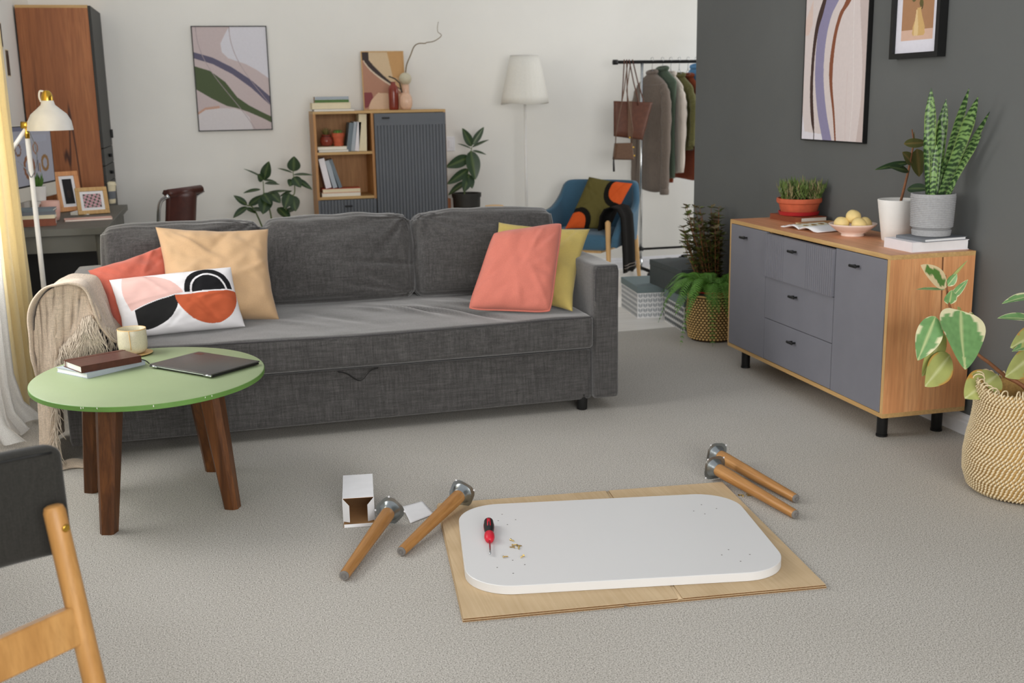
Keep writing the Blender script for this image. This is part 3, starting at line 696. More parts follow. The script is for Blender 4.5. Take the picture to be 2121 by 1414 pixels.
def art2(u, v):
    P = Paint(u, (232, 230, 240)); a = (u - .13) / .74; c = (v - .135) / .72; inn = (a > 0) & (a < 1) & (c > 0) & (c < 1)
    P.put(inn, (176, 132, 96)); P.put(inn & (c < .16), (222, 186, 166))
    r = np.interp(c, [.07, .10, .2, .35, .44, .48], [.17, .20, .19, .10, .05, .075]); P.put(inn & (c > .07) & (c < .48) & (np.abs(a - .55) < r), (214, 176, 116))
    P.put(inn & (c > .07) & (c < .46) & (np.abs(a - .47) < r * .35), (232, 202, 150))
    P.put(inn & (c > .46) & (c < .8) & (np.abs(a - .52 + .12 * np.sin(c * 9)) < .02), (84, 74, 44))
    for (x, y, q, cc) in ((.42, .74, .13, (196, 96, 92)), (.52, .82, .12, (212, 128, 118)), (.36, .66, .08, (98, 96, 56)), (.6, .55, .06, (98, 90, 50)), (.48, .93, .09, (170, 70, 62))):
        P.put(inn & ((a - x) ** 2 + ((c - y) * 1.0) ** 2 < q * q), cc)
    return P.K
grid_mesh('print', 120, 150, lambda u, v: (.022 + u * (p2w - .044), u * 0 - .024, .022 + v * (p2h - .044)), art2, 'printed', f2)
# ------------------------------------------------------------------ soft shapes
def softbox(hx, hy, hz, r, n=(40, 14, 24), puff=(0, 0, 0), wr=None):
    """rounded, puffed box centred on the origin, as one welded mesh"""
    key = {}; vs = []; fs = []
    def vert(p):
        k = (round(p[0], 6), round(p[1], 6), round(p[2], 6))
        if k not in key: key[k] = len(vs); vs.append(p)
        return key[k]
    H = (hx, hy, hz)
    def dist(i, m): t = -1 + 2 * i / m; return math.sin(t * PI / 2) * .35 + t * .65
    for ax in range(3):
        a, b = (ax + 1) % 3, (ax + 2) % 3
        for sg in (-1, 1):
            for i in range(n[a]):
                for j in range(n[b]):
                    q = []
                    for di, dj in ((0, 0), (1, 0), (1, 1), (0, 1)):
                        p = [0, 0, 0]; p[ax] = sg * H[ax]; p[a] = H[a] * dist(i + di, n[a]); p[b] = H[b] * dist(j + dj, n[b]); q.append(vert(tuple(p)))
                    fs.append(tuple(q) if sg > 0 else tuple(reversed(q)))
    out = []
    for p in vs:
        c = [max(-H[k] + r, min(H[k] - r, p[k])) for k in range(3)]; d = Vector([p[k] - c[k] for k in range(3)])
        q = Vector(c) + (d.normalized() * r if d.length > 1e-9 else d)
        u = [p[k] / H[k] for k in range(3)]
        for k in range(3):
            if puff[k]:
                a, b = (k + 1) % 3, (k + 2) % 3
                q[k] += puff[k] * u[k] * (1 - u[a] ** 2) * (1 - u[b] ** 2)
        if wr: q = q + wr(q, u)
        out.append(tuple(q))
    return out, fs
def pillow(name, label, TL, TR, BR, BL, thick, mat, pinch=.05, nu=44, nv=40, seed=0, wrk=.012, col=None, pipe=None, cat='cushion', group=None, sag=0.0, square=4, rnd=0.0):
    """cushion spanned by its four corners; thickness along the normal"""
    TL, TR, BR, BL = map(Vector, (TL, TR, BR, BL)); org = (BL + BR) / 2
    nrm = (TR - BL).cross(TL - BR).normalized()
    if nrm.y > 0: nrm = -nrm
    vs = []; fs = []; cols = []; rg = random.Random(seed); crs = []
    for k in range(9):
        cx_, cy_ = rg.choice(((1, 1), (1, -1), (-1, 1), (-1, -1), (1, -1))); an = math.atan2(cy_, cx_) + PI / 2 + rg.uniform(-.55, .55)
        crs.append((rg.choice((-1, 1)) * wrk * rg.uniform(.15, .5), math.cos(an), math.sin(an), rg.uniform(-.35, .35), cx_ * .7, cy_ * .7))
    def outline(u, v):
        uu = u * (1 - pinch * (1 - v * v) * abs(u) ** 3); vv = v * (1 - pinch * (1 - u * u) * abs(v) ** 3)
        k_ = rnd * (abs(u) * abs(v)) ** 4; uu *= 1 - k_; vv *= 1 - k_
        ed_ = .012 if not pipe else .004; uu += ed_ * smoothn(v * 2, u, seed, 1.6, seed + 1) * abs(u) ** 3 * (1 - v * v); vv += ed_ * smoothn(u * 2, v, seed, 1.6, seed + 5) * abs(v) ** 3 * (1 - u * u)
        s, t = (uu + 1) / 2, (vv + 1) / 2
        return (BL * (1 - s) + BR * s) * (1 - t) + (TL * (1 - s) + TR * s) * t
    def P(u, v, side):
        p = outline(u, v); e = max(0, (1 - abs(u) ** square)) * max(0, (1 - abs(v) ** square))
        h = thick / 2 * e ** .55 * (1 + sag * (-v))
        w = 0
        if side > 0 and e > 0:
            ang = math.atan2(v, u); rr = max(abs(u), abs(v))
            w = sum(a_ * math.exp(-((u * c_ + v * s_ - o_) / .055) ** 2) * min(1, max(0, (u * cx_ + v * cy_ + .15) * 1.4)) * min(1, max(0, (1.0 - max(abs(u), abs(v))) * 6)) for a_, c_, s_, o_, cx_, cy_ in crs) + wrk * .7 * (smoothn(u * 1.3, v * 1.3, 0, 1.7, seed) * 1.0 + .6 * smoothn(ang * 2.2, rr * .7, 3, 1.5, seed + 2) * rr ** 2 + .35 * smoothn(u * 3, v * 3, 5, 2.0, seed + 4)) * min(1, e * 3)
        return p + nrm * (side * h + w) - org
    idx = {}
    us = [math.sin((-1 + 2 * i / nu) * PI / 2) * .45 + (-1 + 2 * i / nu) * .55 for i in range(nu + 1)]
    ws = [math.sin((-1 + 2 * j / nv) * PI / 2) * .45 + (-1 + 2 * j / nv) * .55 for j in range(nv + 1)]
    for side in (1, -1):
        for i, u in enumerate(us):
            for j, v in enumerate(ws):
                if side < 0 and (i in (0, nu) or j in (0, nv)): idx[(side, i, j)] = idx[(1, i, j)]; continue
                idx[(side, i, j)] = len(vs); vs.append(P(u, v, side))
                if col: cols.append(tuple(np_c(*col((u + 1) / 2, (v + 1) / 2, side))) + (1,))
        for i in range(nu):
            for j in range(nv):
                q = [idx[(side, i, j)], idx[(side, i + 1, j)], idx[(side, i + 1, j + 1)], idx[(side, i, j + 1)]]
                fs.append(tuple(q) if side > 0 else tuple(reversed(q)))
    if pipe is None:
        o = MB().add(vs, fs).build(name, mat, None, True, cols if col else None); o.location = org; return tag(o, label, cat, group)
    o = thing(name, label, cat, org, 0, group)
    MB().add(vs, fs).build('cushion_body', mat, o, True, cols if col else None)
    ring = [outline(u, -1) for u in us[:-1]] + [outline(1, v) for v in ws[:-1]] + [outline(u, 1) for u in us[:0:-1]] + [outline(-1, v) for v in ws[:0:-1]]
    MB().tube([p - org for p in ring], .0045, 6, closed=True).build('piping', pipe, o, True)
    return o

# ------------------------------------------------------------------ sofa
SO = Vector((1.664, 4.594, 0)); SROT = 0.02; SW = 2.33
so = thing('sofa', 'long dark grey fabric sofa bed with loose back cushions', 'sofa', SO, SROT)
AW = 0.12
def armw(q, u): return Vector((0, 0, 0.003 * smoothn(q.x, q.y, q.z, 6, 1)))
for x0 in (-AW, -SW):
    vs, fs = softbox(AW / 2, .46, .3025, .016, (8, 30, 20), (.004, 0, 0.003), armw)
    b = MB(); b.M = Matrix.Translation((x0 + AW / 2, .46, .3575)); b.add(vs, fs); b.build('arm', 'sofa', so, True)
    e = .0025; xa, xb, yf, zt = x0 + .008, x0 + AW - .008, -.002, .654
    MB().tube([(xa, yf + .004, .5), (xa, yf, zt - .02), (xa + .008, yf, zt), (xb - .008, yf, zt), (xb, yf, zt - .02), (xb, yf + .004, .5)], .0022, 6).build('seam', 'sofa_dark', so, True)
MB().rbox(-SW + AW - .01, -AW + .01, .82, .93, .012, .66, .03).build('back_frame', 'sofa', so, 'auto')
xl, xr = -SW + AW + .004, -AW - .004
vs, fs = softbox((xr - xl) / 2, .012, .114, .010, (60, 3, 14), (0, .004, 0), lambda q, u: Vector((0, .003 * smoothn(q.x, 0, q.z, 3, 4), 0)))
b = MB(); b.M = Matrix.Translation(((xl + xr) / 2, .036, .166)); b.add(vs, fs); dr = b.build('drawer_front', 'sofa', so, True)
MB().box(xl, xr, .03, .8, .07, .27).build('bed_base', 'sofa_dark', so)
# strap handle, a loop of dark webbing
h0 = (AY(742, 770, 4.585) - SO).x
pts = curve_pts([(h0 - .085, .018, .274), (h0 - .05, .004, .266), (h0 - .012, -.024, .242), (h0 + .012, -.024, .242), (h0 + .05, .004, .270), (h0 + .085, .018, .276)], 5)
b = MB(); n = len(pts); vv = []
for p in pts: vv += [p + Vector((0, -.014, .003)), p + Vector((0, .006, -.004)), p + Vector((0, .006, -.001)), p + Vector((0, -.014, .006))]
ff = [(4 * i + k, 4 * i + (k + 1) % 4, 4 * i + 4 + (k + 1) % 4, 4 * i + 4 + k) for i in range(n - 1) for k in range(4)] + [(0, 1, 2, 3), tuple(4 * (n - 1) + k for k in (3, 2, 1, 0))]
b.add(vv, ff).build('strap_handle', 'black', dr)
# seat: one long cushion over the drawer, with the creases of use
def seatw(q, u):
    if u[2] < 0.2: return Vector((0, 0, 0))
    x = q.x; y = q.y; w = 0.0
    for (cx, cy, ang, L, a) in ((.25, -.02, 2.2, .16, .020), (.33, -.06, 2.35, .14, -.017), (.42, -.12, 2.3, .2, .017), (.52, -.15, 2.15, .22, -.018), (.6, -.05, 2.3, .2, .017), (.12, .02, 2.4, .13, .012),
                                (.75, -.12, 2.4, .16, .006), (-.3, -.1, 2.5, .2, .005), (.7, .0, 2.1, .2, -.008), (-.05, -.1, 2.3, .2, -.006)):
        dx, dy = x - cx, y - cy; s = dx * math.cos(ang) + dy * math.sin(ang); c = -dx * math.sin(ang) + dy * math.cos(ang)
        w += a * math.exp(-(s / L) ** 2 - (c / .028) ** 2)
    w += .004 * smoothn(x, y, 0, 3.5, 2) + .002 * smoothn(x, y, 1, 11, 3)
    return Vector((0, 0, w))
def seatw2(q, u):
    d = seatw(q, u)
    if u[1] < -.9: d.y += .006 * math.exp(-((q.x - .42) / .3) ** 2) * math.sin(q.x * 55 + q.z * 9) * (1 - abs(u[2])) + .003 * smoothn(q.x, q.z, 0, 5, 5)
    d.z -= .010 * math.exp(-((q.x - .1) / .5) ** 2) * (1 if u[2] > .3 else 0) * max(0, -u[1]); return d
vs, fs = softbox((xr - xl) / 2, .43, .074, .022, (180, 60, 14), (0, 0, .012), seatw2)
b = MB(); b.M = Matrix.Translation(((xl + xr) / 2, .418, .366)); b.add(vs, fs); sc = b.build('seat_cushion', 'sofa', so, True)
MB().tube([(xl + .01 + (xr - xl - .02) * i / 60, -.010, .4335 - .010 * math.exp(-(((xl + .01 + (xr - xl - .02) * i / 60) - (xl + xr) / 2 - .1) / .5) ** 2) + .002) for i in range(61)], .0022, 6).build('seam', 'sofa_dark', sc, True)
# back cushions
bx = [-SW + AW + .005, -1.497, -.792, -AW + .04]
for k in range(3):
    x0, x1 = bx[k] + .004, bx[k + 1] - .004; cx = (x0 + x1) / 2; hw = (x1 - x0) / 2
    def bw_(q, u, k=k):
        d = Vector((0, 0, 0)); f = 1 if u[1] < 0 else 0
        cr = abs(u[0]) ** 4 * abs(u[2]) ** 4
        d.y -= -.030 * cr * f
        if u[2] > .8: d.z += -.012 * (1 - abs(u[0])) ** 2 * 0 - .016 * abs(u[0]) ** 6 + .006 * smoothn(q.x, q.y, 0, 9, k + 9)
        if f:
            a = math.atan2(u[2] - .9, u[0] - (.9 if k != 2 else -.9)); rr = math.hypot(u[2] - .9, u[0] - (.9 if k != 2 else -.9))
            d.y += .026 * smoothn(a * 2.6, rr * .5, k, 2.0, k + 3) * math.exp(-rr * .9)
            a = math.atan2(u[2] + .9, u[0] - .95); rr = math.hypot(u[2] + .9, u[0] - .95)
            d.y += .028 * smoothn(a * 3.0, rr * .4, k, 2.0, k + 6) * math.exp(-rr * 1.0)
            d.y += .015 * smoothn(q.x * 1.0, q.z * 2.2, k, 4.5, k + 1)
            if k == 1: d.y += .020 * math.exp(-((u[2] + .12 + .10 * u[0]) / .05) ** 2) * max(0, min(1, (u[0] + .1) * 2))
        return d
    vs, fs = softbox(hw, .085, .205, .045, (64, 16, 44), (.012, .05, .006), bw_)
    b = MB(); b.M = Matrix.Translation((cx, .735, .652)) @ Matrix.Rotation(-.22, 4, 'X'); b.add(vs, fs); b.build('back_cushion', 'sofa', so, True)
for x in (-.16, -SW + .16):
    for y in (.05, .85): MB().lathe([(.020, 0), (.023, .004), (.026, .075)], 20, (x, y, 0)).build('foot', 'black', so, 'auto')

# ------------------------------------------------------------------ cushions on the sofa
Z0 = .462
def inset(p, dz): return Vector((p.x, p.y, p.z + dz))
pillow('cushion', 'coral cushion slumped against the blanket covered sofa arm', AY(182, 560, 4.99), AY(338, 508, 5.15), AZ(372, 662, Z0), AZ(246, 688, Z0), .13, 'coral_red', .08, seed=11, wrk=.022)
pillow('cushion', 'large peach cushion standing behind the patterned cushion', AY(322, 470, 5.16), AY(556, 474, 5.12), AZ(579, 662, Z0 - .012), AZ(342, 676, Z0), .15, 'peach', .085, nu=56, nv=52, seed=23, wrk=.024, sag=.25)
def patcol(u, v, side):
    if side < 0: return (228, 226, 228)
    X, Y = u * 2.05, v; W_ = (230, 228, 230)
    # pink quarter shape top left, charcoal half bottom left, arch top right, rust half bottom right
    c = W_
    vd = .36 + .62 * (u - .12) - .35 * (u - .12) ** 2
    if u > .10 - .035 * math.sin(max(0, min(1, (v - .36) / .62)) * PI) and v > vd + .015 and ((u - .13) / .43) ** 2 + ((v - .46) / .53) ** 2 < 1: c = (226, 186, 178)
    if u > .125 and u < .49 and v < vd and ((u - .15) / .345) ** 2 + ((v - .52) / .47) ** 2 < 1: c = (40, 40, 40)
    if v > .565 + .05 * (u - .5) and u > .54:
        r = math.hypot((u - .765) / .205, (v - .56) / .40)
        if r < 1: c = (34, 34, 36)
        if .70 < r < .775: c = W_
    if v < .535 + .06 * (u - .5) and u > .47:
        if ((u - .735) / .262) ** 2 + ((v - .55) / .50) ** 2 < 1: c = (190, 94, 62)
    return c
pillow('cushion', 'white lumbar cushion with pink, black and rust half circles', AY(226, 580, 4.90), AY(478, 553, 4.90), AZ(508, 676, Z0 - .01), AZ(258, 700, Z0 - .005), .11, 'printed_cloth', .03, nu=280, nv=150, seed=31, wrk=.012, col=patcol)
pillow('cushion', 'mustard yellow cushion behind the coral one at the right sofa arm', AY(1033, 460, 5.20), AY(1222, 474, 4.98), AZ(1186, 645, Z0 - .01), Vector((1.13, 5.10, Z0)), .11, 'mustard', .10, seed=41, wrk=.026)
pillow('cushion', 'square coral cushion with piping leaning at the right end of the sofa', AY(1022, 481, 4.92), AY(1166, 459, 4.86), AZ(1142, 649, Z0 - .012), AZ(967, 642, Z0 - .004), .13, 'coral', .035, seed=53, wrk=.016, pipe='coral', rnd=.06)

# ------------------------------------------------------------------ throw over the left arm
tb = thing('throw_blanket', 'beige woven throw with a long fringe draped over the left sofa arm', 'blanket', (-.62, 4.54, 0))
TB = Vector((-.62, 4.54, 0))
ax0, ax1 = -.672, -.548                                              # arm, world x
path = curve_pts([(a, 0, c) for a, c in ((-.728, .30), (-.742, .50), (-.728, .63), (-.685, .705), (-.62, .732), (-.55, .715), (-.510, .63), (-.487, .54), (-.455, .485), (-.415, .478))], 6)
def saddle(u, v):
    i = min(len(path) - 1, int(u * (len(path) - 1) + .5)); p = path[i]
    front = 4.478 - .05 * math.sin(u * PI) + .16 * max(0, u - .70)
    y = front + v * (.46 + .05 * math.sin(u * 5))
    k = .010 * smoothn(p.x * 2, y, p.z, 7, 5) + .004 * smoothn(p.x, y * 3, p.z, 12, 6)
    flare = .02 * (1 - v) ** 6
    drop = -.03 * v * math.sin(u * PI) ** 2
    return Vector((p.x + k - (flare if u < .4 else 0), y, p.z + k + drop)) - TB
MB().sheet(54, 30, saddle, .008).build('upper_fold', 'throw', tb, True)
def flap_len(u, z0): return max(.06, z0 - float(np.interp(u, [0, .30, .36, .42, .6, .8, 1], [.016, .016, .14, .38, .47, .56, .58])))
def flap(u, v):
    # hangs from the arch in front of the arm: u along the arch, v downwards; its lower edge climbs to the right
    i = min(len(path) - 1, int((.17 + .55 * u) * (len(path) - 1))); p = path[i]; z0 = p.z - .012
    z = z0 - flap_len(u, z0) * v; x = p.x - .03 * v * (1 - u) - .020 * v * u + .010 * math.sin(u * 8) * v
    y = 4.490 + .010 * math.sin(u * 10 + v * 3) * (.3 + v) + .010 * smoothn(u, v, 0, 4, 8) - .012 * v
    return Vector((x, y, max(.012, z))) - TB
MB().sheet(40, 50, flap, .007).build('hanging_fold', 'throw', tb, True)
def side(u, v):
    y = 4.53 + .40 * u; z = .34 - .32 * v; x = -.735 - .022 * v + .010 * math.sin(u * 14) * (.3 + v) ; return Vector((x, y, z)) - TB
MB().sheet(30, 20, side, .007).build('side_fold', 'throw', tb, True)
def tail(u, v):
    return Vector((-.70 + .20 * u, 4.42 + .10 * v + .02 * math.sin(u * 6), .006 + .020 * max(0, math.sin(v * PI)) * (.6 + .4 * math.sin(u * 8)) + .002)) - TB
MB().sheet(20, 12, tail, .006).build('floor_fold', 'throw', tb, True)
fr_ = MB()
def strands(p0, p1, n, L, spread, rad=.0017, out=(0, -1, 0)):
    p0, p1 = Vector(p0), Vector(p1)
    for k in range(n):
        t = (k + random.random()) / n; b0 = p0.lerp(p1, t) + Vector((random.uniform(-.004, .004), random.uniform(-.006, .004), 0)); l = L * random.uniform(.7, 1.15)
        d = Vector((random.uniform(-spread, spread), random.uniform(-.35, .02), -1)).normalized(); q = b0 + Vector(out) * .016 + Vector((0, 0, -.006)); pts = [b0, q]
        for s in range(3):
            d = (d + Vector((random.uniform(-.45, .45), random.uniform(-.25, .12), -.22))).normalized(); q = q + d * l / 3; q.z = max(.006, q.z); pts.append(q)
        fr_.tube([p - TB for p in pts], [rad * 1.2, rad, rad * 1.1, rad, rad * .6], 4)
for k in range(26):                                                  # knotted fringe along the climbing lower edge
    u0 = .24 + .76 * k / 26; e0 = flap(u0, .985) + TB; e1 = flap(min(1, u0 + .76 / 26), .985) + TB
    strands(e0 + Vector((0, -.006, 0)), e1 + Vector((0, -.006, 0)), 18, .10 if u0 > .4 else .08, .28)
    strands(e0 + Vector((0, -.012, .035)), e1 + Vector((0, -.012, .035)), 7, .09, .35)
strands((-.50, 4.50, .56), (-.455, 4.56, .52), 34, .09, .5)
tag(fr_.build('fringe', 'fringe', tb, True), None, None, None, 'stuff')

# ------------------------------------------------------------------ coffee table
TC = Vector((-.301, 4.008, 0)); TZ = .46
ct = thing('coffee_table', 'low round coffee table with chipped green top and dark wooden legs', 'table', TC)
RX, RY = .396, .434
def ell(prof, mat, name, par, cap0=True, cap1=True):
    b = MB(); b.lathe([(1 * r, z) for r, z in prof], 96, (0, 0, 0), cap0, cap1, RX, RY); return b.build(name, mat, par, 'auto')
ell([(.985, TZ - .020), (1, TZ - .017), (1, TZ - .0025), (.996, TZ - .0012)], 'green_edge', 'edge', ct, True, True)
tt = ell([(.996, TZ - .0012), (.990, TZ)], 'green_top', 'tabletop', ct, False, True)
for a in (-2.06, -2.04, -1.92, -1.48, -1.06, -1.0):
    MB().hull([(RX * math.cos(a + d) * k, RY * math.sin(a + d) * k, TZ - z) for d in (-.003 * random.random() - .002, .003) for k in (.998, 1.0025) for z in (.003, .005 + .006 * random.random())]).build('paint_chip', 'chip', ct)
lb = [Vector((-.450, 3.705, 0)), Vector((-.050, 3.822, 0)), Vector((-.118, 4.262, 0)), Vector((-.548, 4.150, 0))]
lc = sum(lb, Vector()) / 4
for k, p in enumerate(lb):
    q = lc + (p - lc) * .80; q.y = q.y * .9 + (TC.y) * .1; b = MB(); ang = math.atan2((p - lc).y, (p - lc).x) + (0.15)
    vs = []
    for (c, z, w) in ((p, 0, .0225), (p.lerp(q, .5), .22, .029), (q, TZ - .0205, .0345)):
        for i in range(4):
            for s in (-1, 1):
                a = ang + PI / 4 + i * PI / 2 + s * (.16 if i % 2 == 0 else .30); vs.append((c.x - TC.x + w * 1.3 * math.cos(a), c.y - TC.y + w * 1.3 * math.sin(a), z))
    fs = [tuple(range(7, -1, -1)), tuple(range(16, 24))] + [(r * 8 + i, r * 8 + (i + 1) % 8, r * 8 + 8 + (i + 1) % 8, r * 8 + 8 + i) for r in range(2) for i in range(8)]
    b.add(vs, fs).build('leg', 'walnut', ct)
# laptop
lp = thing('laptop', 'closed dark grey laptop on the green coffee table', 'laptop', (-.112, 4.052, TZ), math.radians(-47.5))
MB().rbox(-.158, .158, -.113, .113, .003, .010, .003, 2).build('base', 'black', lp, 'auto')
ld = MB().rbox(-.160, .160, -.115, .115, .0105, .0165, .0028, 2).build('lid', 'laptop', lp, 'auto')
MB().box(-.159, .159, -.1155, -.1125, .0085, .0115).build('trim_strip', 'chrome', lp)
for x in (-.14, .14): MB().cyl((x - .018, -.1135, .0085), (x + .018, -.1135, .0085), .0042, None, 12).build('hinge', 'chrome', lp, True)
MB().box(-.145, -.105, .075, .098, .0165, .0168).build('sticker', 'brown_leather', ld)
for x in (-.14, .14):
    for y in (-.095, .095): MB().lathe([(.008, 0), (.008, .003)], 12, (x, y, 0)).build('foot', 'black', lp)
# notebooks
book('notebook', 'light grey clothbound notebook under the brown leather notebook', .242, .180, .0185, 'grey_cover', 'white_paper', '-y', (-.474, 4.146, TZ), math.radians(41), None, .002, 'notebook', .003)
nb = book('notebook', 'brown leather notebook with elastic band and ribbon on the coffee table', .222, .150, .0245, 'brown_leather', 'paper', '-y', (-.466, 4.108 + .02, TZ + .0185), math.radians(30), None, .0022, 'notebook', .003)
MB().box(-.112, .112, .052, .058, .0245, .0255).box(-.1125, -.111, .052, .058, 0.001, .0255).box(.111, .1125, .052, .058, 0.001, .0255).build('elastic_band', 'tote_leather', nb)
MB().tube(curve_pts([(.108, -.05, .006), (.122, -.048, .004), (.135, -.058, -.002), (.142, -.07, -.012)], 5), .0022, 6).build('ribbon', 'black', nb, True)
# mug on a saucer
mgp = AZ(277, 733, TZ)
mu = thing('mug', 'speckled cream stoneware mug on the green table', 'mug', (mgp.x, mgp.y, TZ + .0065))
MB().lathe([(.036, 0), (.044, .004), (.052, .016), (.0545, .035), (.0535, .070), (.0525, .092), (.0515, .0935), (.050, .092), (.0505, .05), (.046, .014), (.001, .010)], 48, cap1=False).build('cup', 'stoneware', mu, True)
MB().lathe([(.0527, .0905), (.0524, .0938), (.0508, .0938), (.0500, .0905)], 48, cap0=False, cap1=False).build('rim', 'saucer', mu, True)
MB().tube([(-.003 - .052 * 0, -.0545, .02), (-.004, -.0552, .045), (-.005, -.0545, .075), (-.007, -.0528, .091)], .0016, 6).build('glaze_seam', 'saucer', mu, True)
sc_ = MB().lathe([(.040, 0), (.056, .002), (.066, .006), (.064, .0075), (.05, .0045), (.001, .004)], 40, cap1=False).build('saucer', 'saucer', None, True)
sc_.location = (mgp.x + .006, mgp.y - .004, TZ + .0005); tag(sc_, 'tan saucer under the stoneware mug on the coffee table', 'saucer')
# ------------------------------------------------------------------ cardboard and the table being put together
cb = thing('cardboard_sheet', 'flattened brown cardboard under the white table top on the carpet', 'cardboard', (.6, 3.2, 0))
CBO = Vector((.6, 3.2, 0))
def card_layer(poly, z, name, t=.0055):
    P = [(x - CBO.x, y - CBO.y) for x, y in poly]; c = (sum(p[0] for p in P) / len(P), sum(p[1] for p in P) / len(P))
    I = [(c[0] + (x - c[0]) * .9985, c[1] + (y - c[1]) * .9985) for x, y in P]
    o = MB().prism(P, z + t - .0009, z + t).prism(P, z, z + .0009).build(name, 'cardboard', cb)
    MB().prism(I, z + .0009, z + t - .0009).build('corrugation', 'card_edge', o)
c0, c1, c2, c3 = (.543, 2.734), (1.589, 2.646), (1.678, 3.528), (.639, 3.619)
def lp_(a, b, t): return (a[0] + (b[0] - a[0]) * t, a[1] + (b[1] - a[1]) * t)
card_layer([c0, lp_(c0, c1, .43), (.995, 2.706), lp_(c0, c1, .445), c1, c2, c3], 0, 'lower_layer')
f0, f1 = lp_(c0, c1, .585), lp_(c3, c2, .585)
card_layer([lp_(c0, c1, .002), lp_(f0, c0, .010), lp_(f1, c3, .010), lp_(c3, c2, .004)], .0062, 'left_panel')
card_layer([lp_(f0, c1, .014), lp_(c1, c0, .003), lp_(c2, c3, .003), lp_(f1, c2, .014)], .0062, 'right_panel')
# the raised fold ridge between the panels
def ridge(u, v):
    p = Vector(lp_(f0, f1, u) + (0,)); return Vector((p.x - CBO.x + (v - .5) * .020, p.y - CBO.y, .0070 + .0015 * math.sin(v * PI) + .001 * math.sin(u * 31)))
MB().sheet(24, 6, ridge, .001).build('fold_ridge', 'cardboard', cb, True)
# white top
WT = Vector((1.104, 3.106, .0128))
wt = thing('tabletop_board', 'white rounded rectangular table top lying on the cardboard', 'table top', WT, -.160)
TW, TD, TT, TRd = .948, .655, .026, .14
def rrect(hw, hd, r, n=12):
    out = []
    for cx, cy, a0 in ((hw - r, hd - r, 0), (-hw + r, hd - r, PI / 2), (-hw + r, -hd + r, PI), (hw - r, -hd + r, 3 * PI / 2)):
        for i in range(n + 1): a = a0 + PI / 2 * i / n; out.append((cx + r * math.cos(a), cy + r * math.sin(a)))
    return out
ro, ri = rrect(TW / 2, TD / 2, TRd), rrect(TW / 2 - .0015, TD / 2 - .0015, TRd - .0015); n = len(ro)
vs = [(x, y, 0) for x, y in ro] + [(x, y, TT - .0015) for x, y in ro] + [(x, y, TT) for x, y in ri]
fs = [tuple(range(n - 1, -1, -1)), tuple(range(2 * n, 3 * n))] + [(r * n + i, r * n + (i + 1) % n, r * n + n + (i + 1) % n, r * n + n + i) for r in (0, 1) for i in range(n)]
MB().add(vs, fs).build('board', 'white_lam', wt, 'auto')
TZT = WT.z + TT
def on_top(px, py): p = AZ(px, py, TZT); d = Matrix.Rotation(.160, 3, 'Z') @ (p - WT); return d
for (px, py) in ((1040, 1065), (1068, 1076), (1051, 1086), (1032, 1078), (1030, 1175), (1062, 1160), (1087, 1169), (1063, 1187), (1453, 1045), (1437, 1058), (1484, 1053), (1460, 1064), (1495, 1149), (1509, 1138), (1553, 1148), (1534, 1162)):
    d = on_top(px, py); MB().lathe([(.0024, TT), (.0024, TT + .0003)], 10, (d.x, d.y, 0)).build('screw_hole', 'hole', wt)
# screwdriver
ga, gb = AZ(1012, 1077, TZT + .018), AZ(1015.5, 1147, TZT + .008)
sd = thing('screwdriver', 'stubby screwdriver with red and black grip lying on the white table top', 'screwdriver', (ga.x, ga.y, TZT + .0172))
dv = (gb - Vector((ga.x, ga.y, TZT + .0172))); Ls = dv.length; sd.rotation_euler = frame_from(dv).to_euler()
def lat_y(b, prof, seg=24): b.M = b.M @ Matrix.Rotation(-PI / 2, 4, 'X'); b.lathe(prof, seg); return b
k = Ls / .27
lat_y(MB(), [(.002, 0), (.010, .002), (.0150, .012 * k), (.0165, .05 * k), (.0150, .085 * k), (.0105, .105 * k), (.011, .112 * k)]).build('grip', 'black', sd, True)
lat_y(MB(), [(.0105, .108 * k), (.0160, .120 * k), (.0165, .140 * k), (.0130, .158 * k), (.006, .168 * k)]).build('collar', 'red_grip', sd, True)
lat_y(MB(), [(.0030, .16 * k), (.0030, .262 * k), (.0022, .270 * k)], 12).build('shaft', 'chrome', sd, True)
for (a, zz) in ((PI / 2, 0), (-.5, 0), (PI + .5, 0)):
    pts = [(.0155, .012 * k), (.0172, .03 * k), (.0173, .05 * k), (.0158, .078 * k)]
    vs = [];
    for r, y in pts:
        for da in (-.35, .35): vs.append((r * math.cos(a + da), y, r * math.sin(a + da))); vs.append((r * .9 * math.cos(a + da), y, r * .9 * math.sin(a + da)))
    MB().hull(vs).build('grip_inlay', 'red_grip', sd, True)
# screws
def screw(p, ang, label, group, L=.017):
    b = MB(); b.M = Matrix.Rotation(ang, 4, 'Z') @ Matrix.Rotation(PI / 2 + .09, 4, 'Y')
    pr = [(.0036, 0), (.0038, .001), (.0018, .0032)]
    for i in range(8): z = .0036 + i * .0015; pr += [(.0013, z), (.0020, z + .0006), (.0013, z + .0012)]
    pr += [(.0003, L)]
    b.lathe(pr, 12); o = b.build('screw', 'gold_screw', None, 'auto'); o.location = (p.x, p.y, p.z + .0038); return tag(o, label, 'screw', group)
for (px, py, a, lab) in ((1057, 1119, -1.0, 'small brass screw furthest back on the white table top'), (1061, 1131, .3, 'left brass screw of the little pile on the white table top'),
                    (1066, 1135, 2.6, 'front brass screw of the little pile on the white table top'), (1070, 1131, -.4, 'rear brass screw of the little pile on the white table top'),
                    (1075, 1134, -1.9, 'right brass screw of the little pile on the white table top'), (1042, 1155, .1, 'single brass screw on the table top nearest the screwdriver tip'), (1085, 1152, 3.8, 'single brass screw lying right of the screwdriver tip on the table top')):
    screw(AZ(px, py, TZT), a, lab, 'screws on the table top')
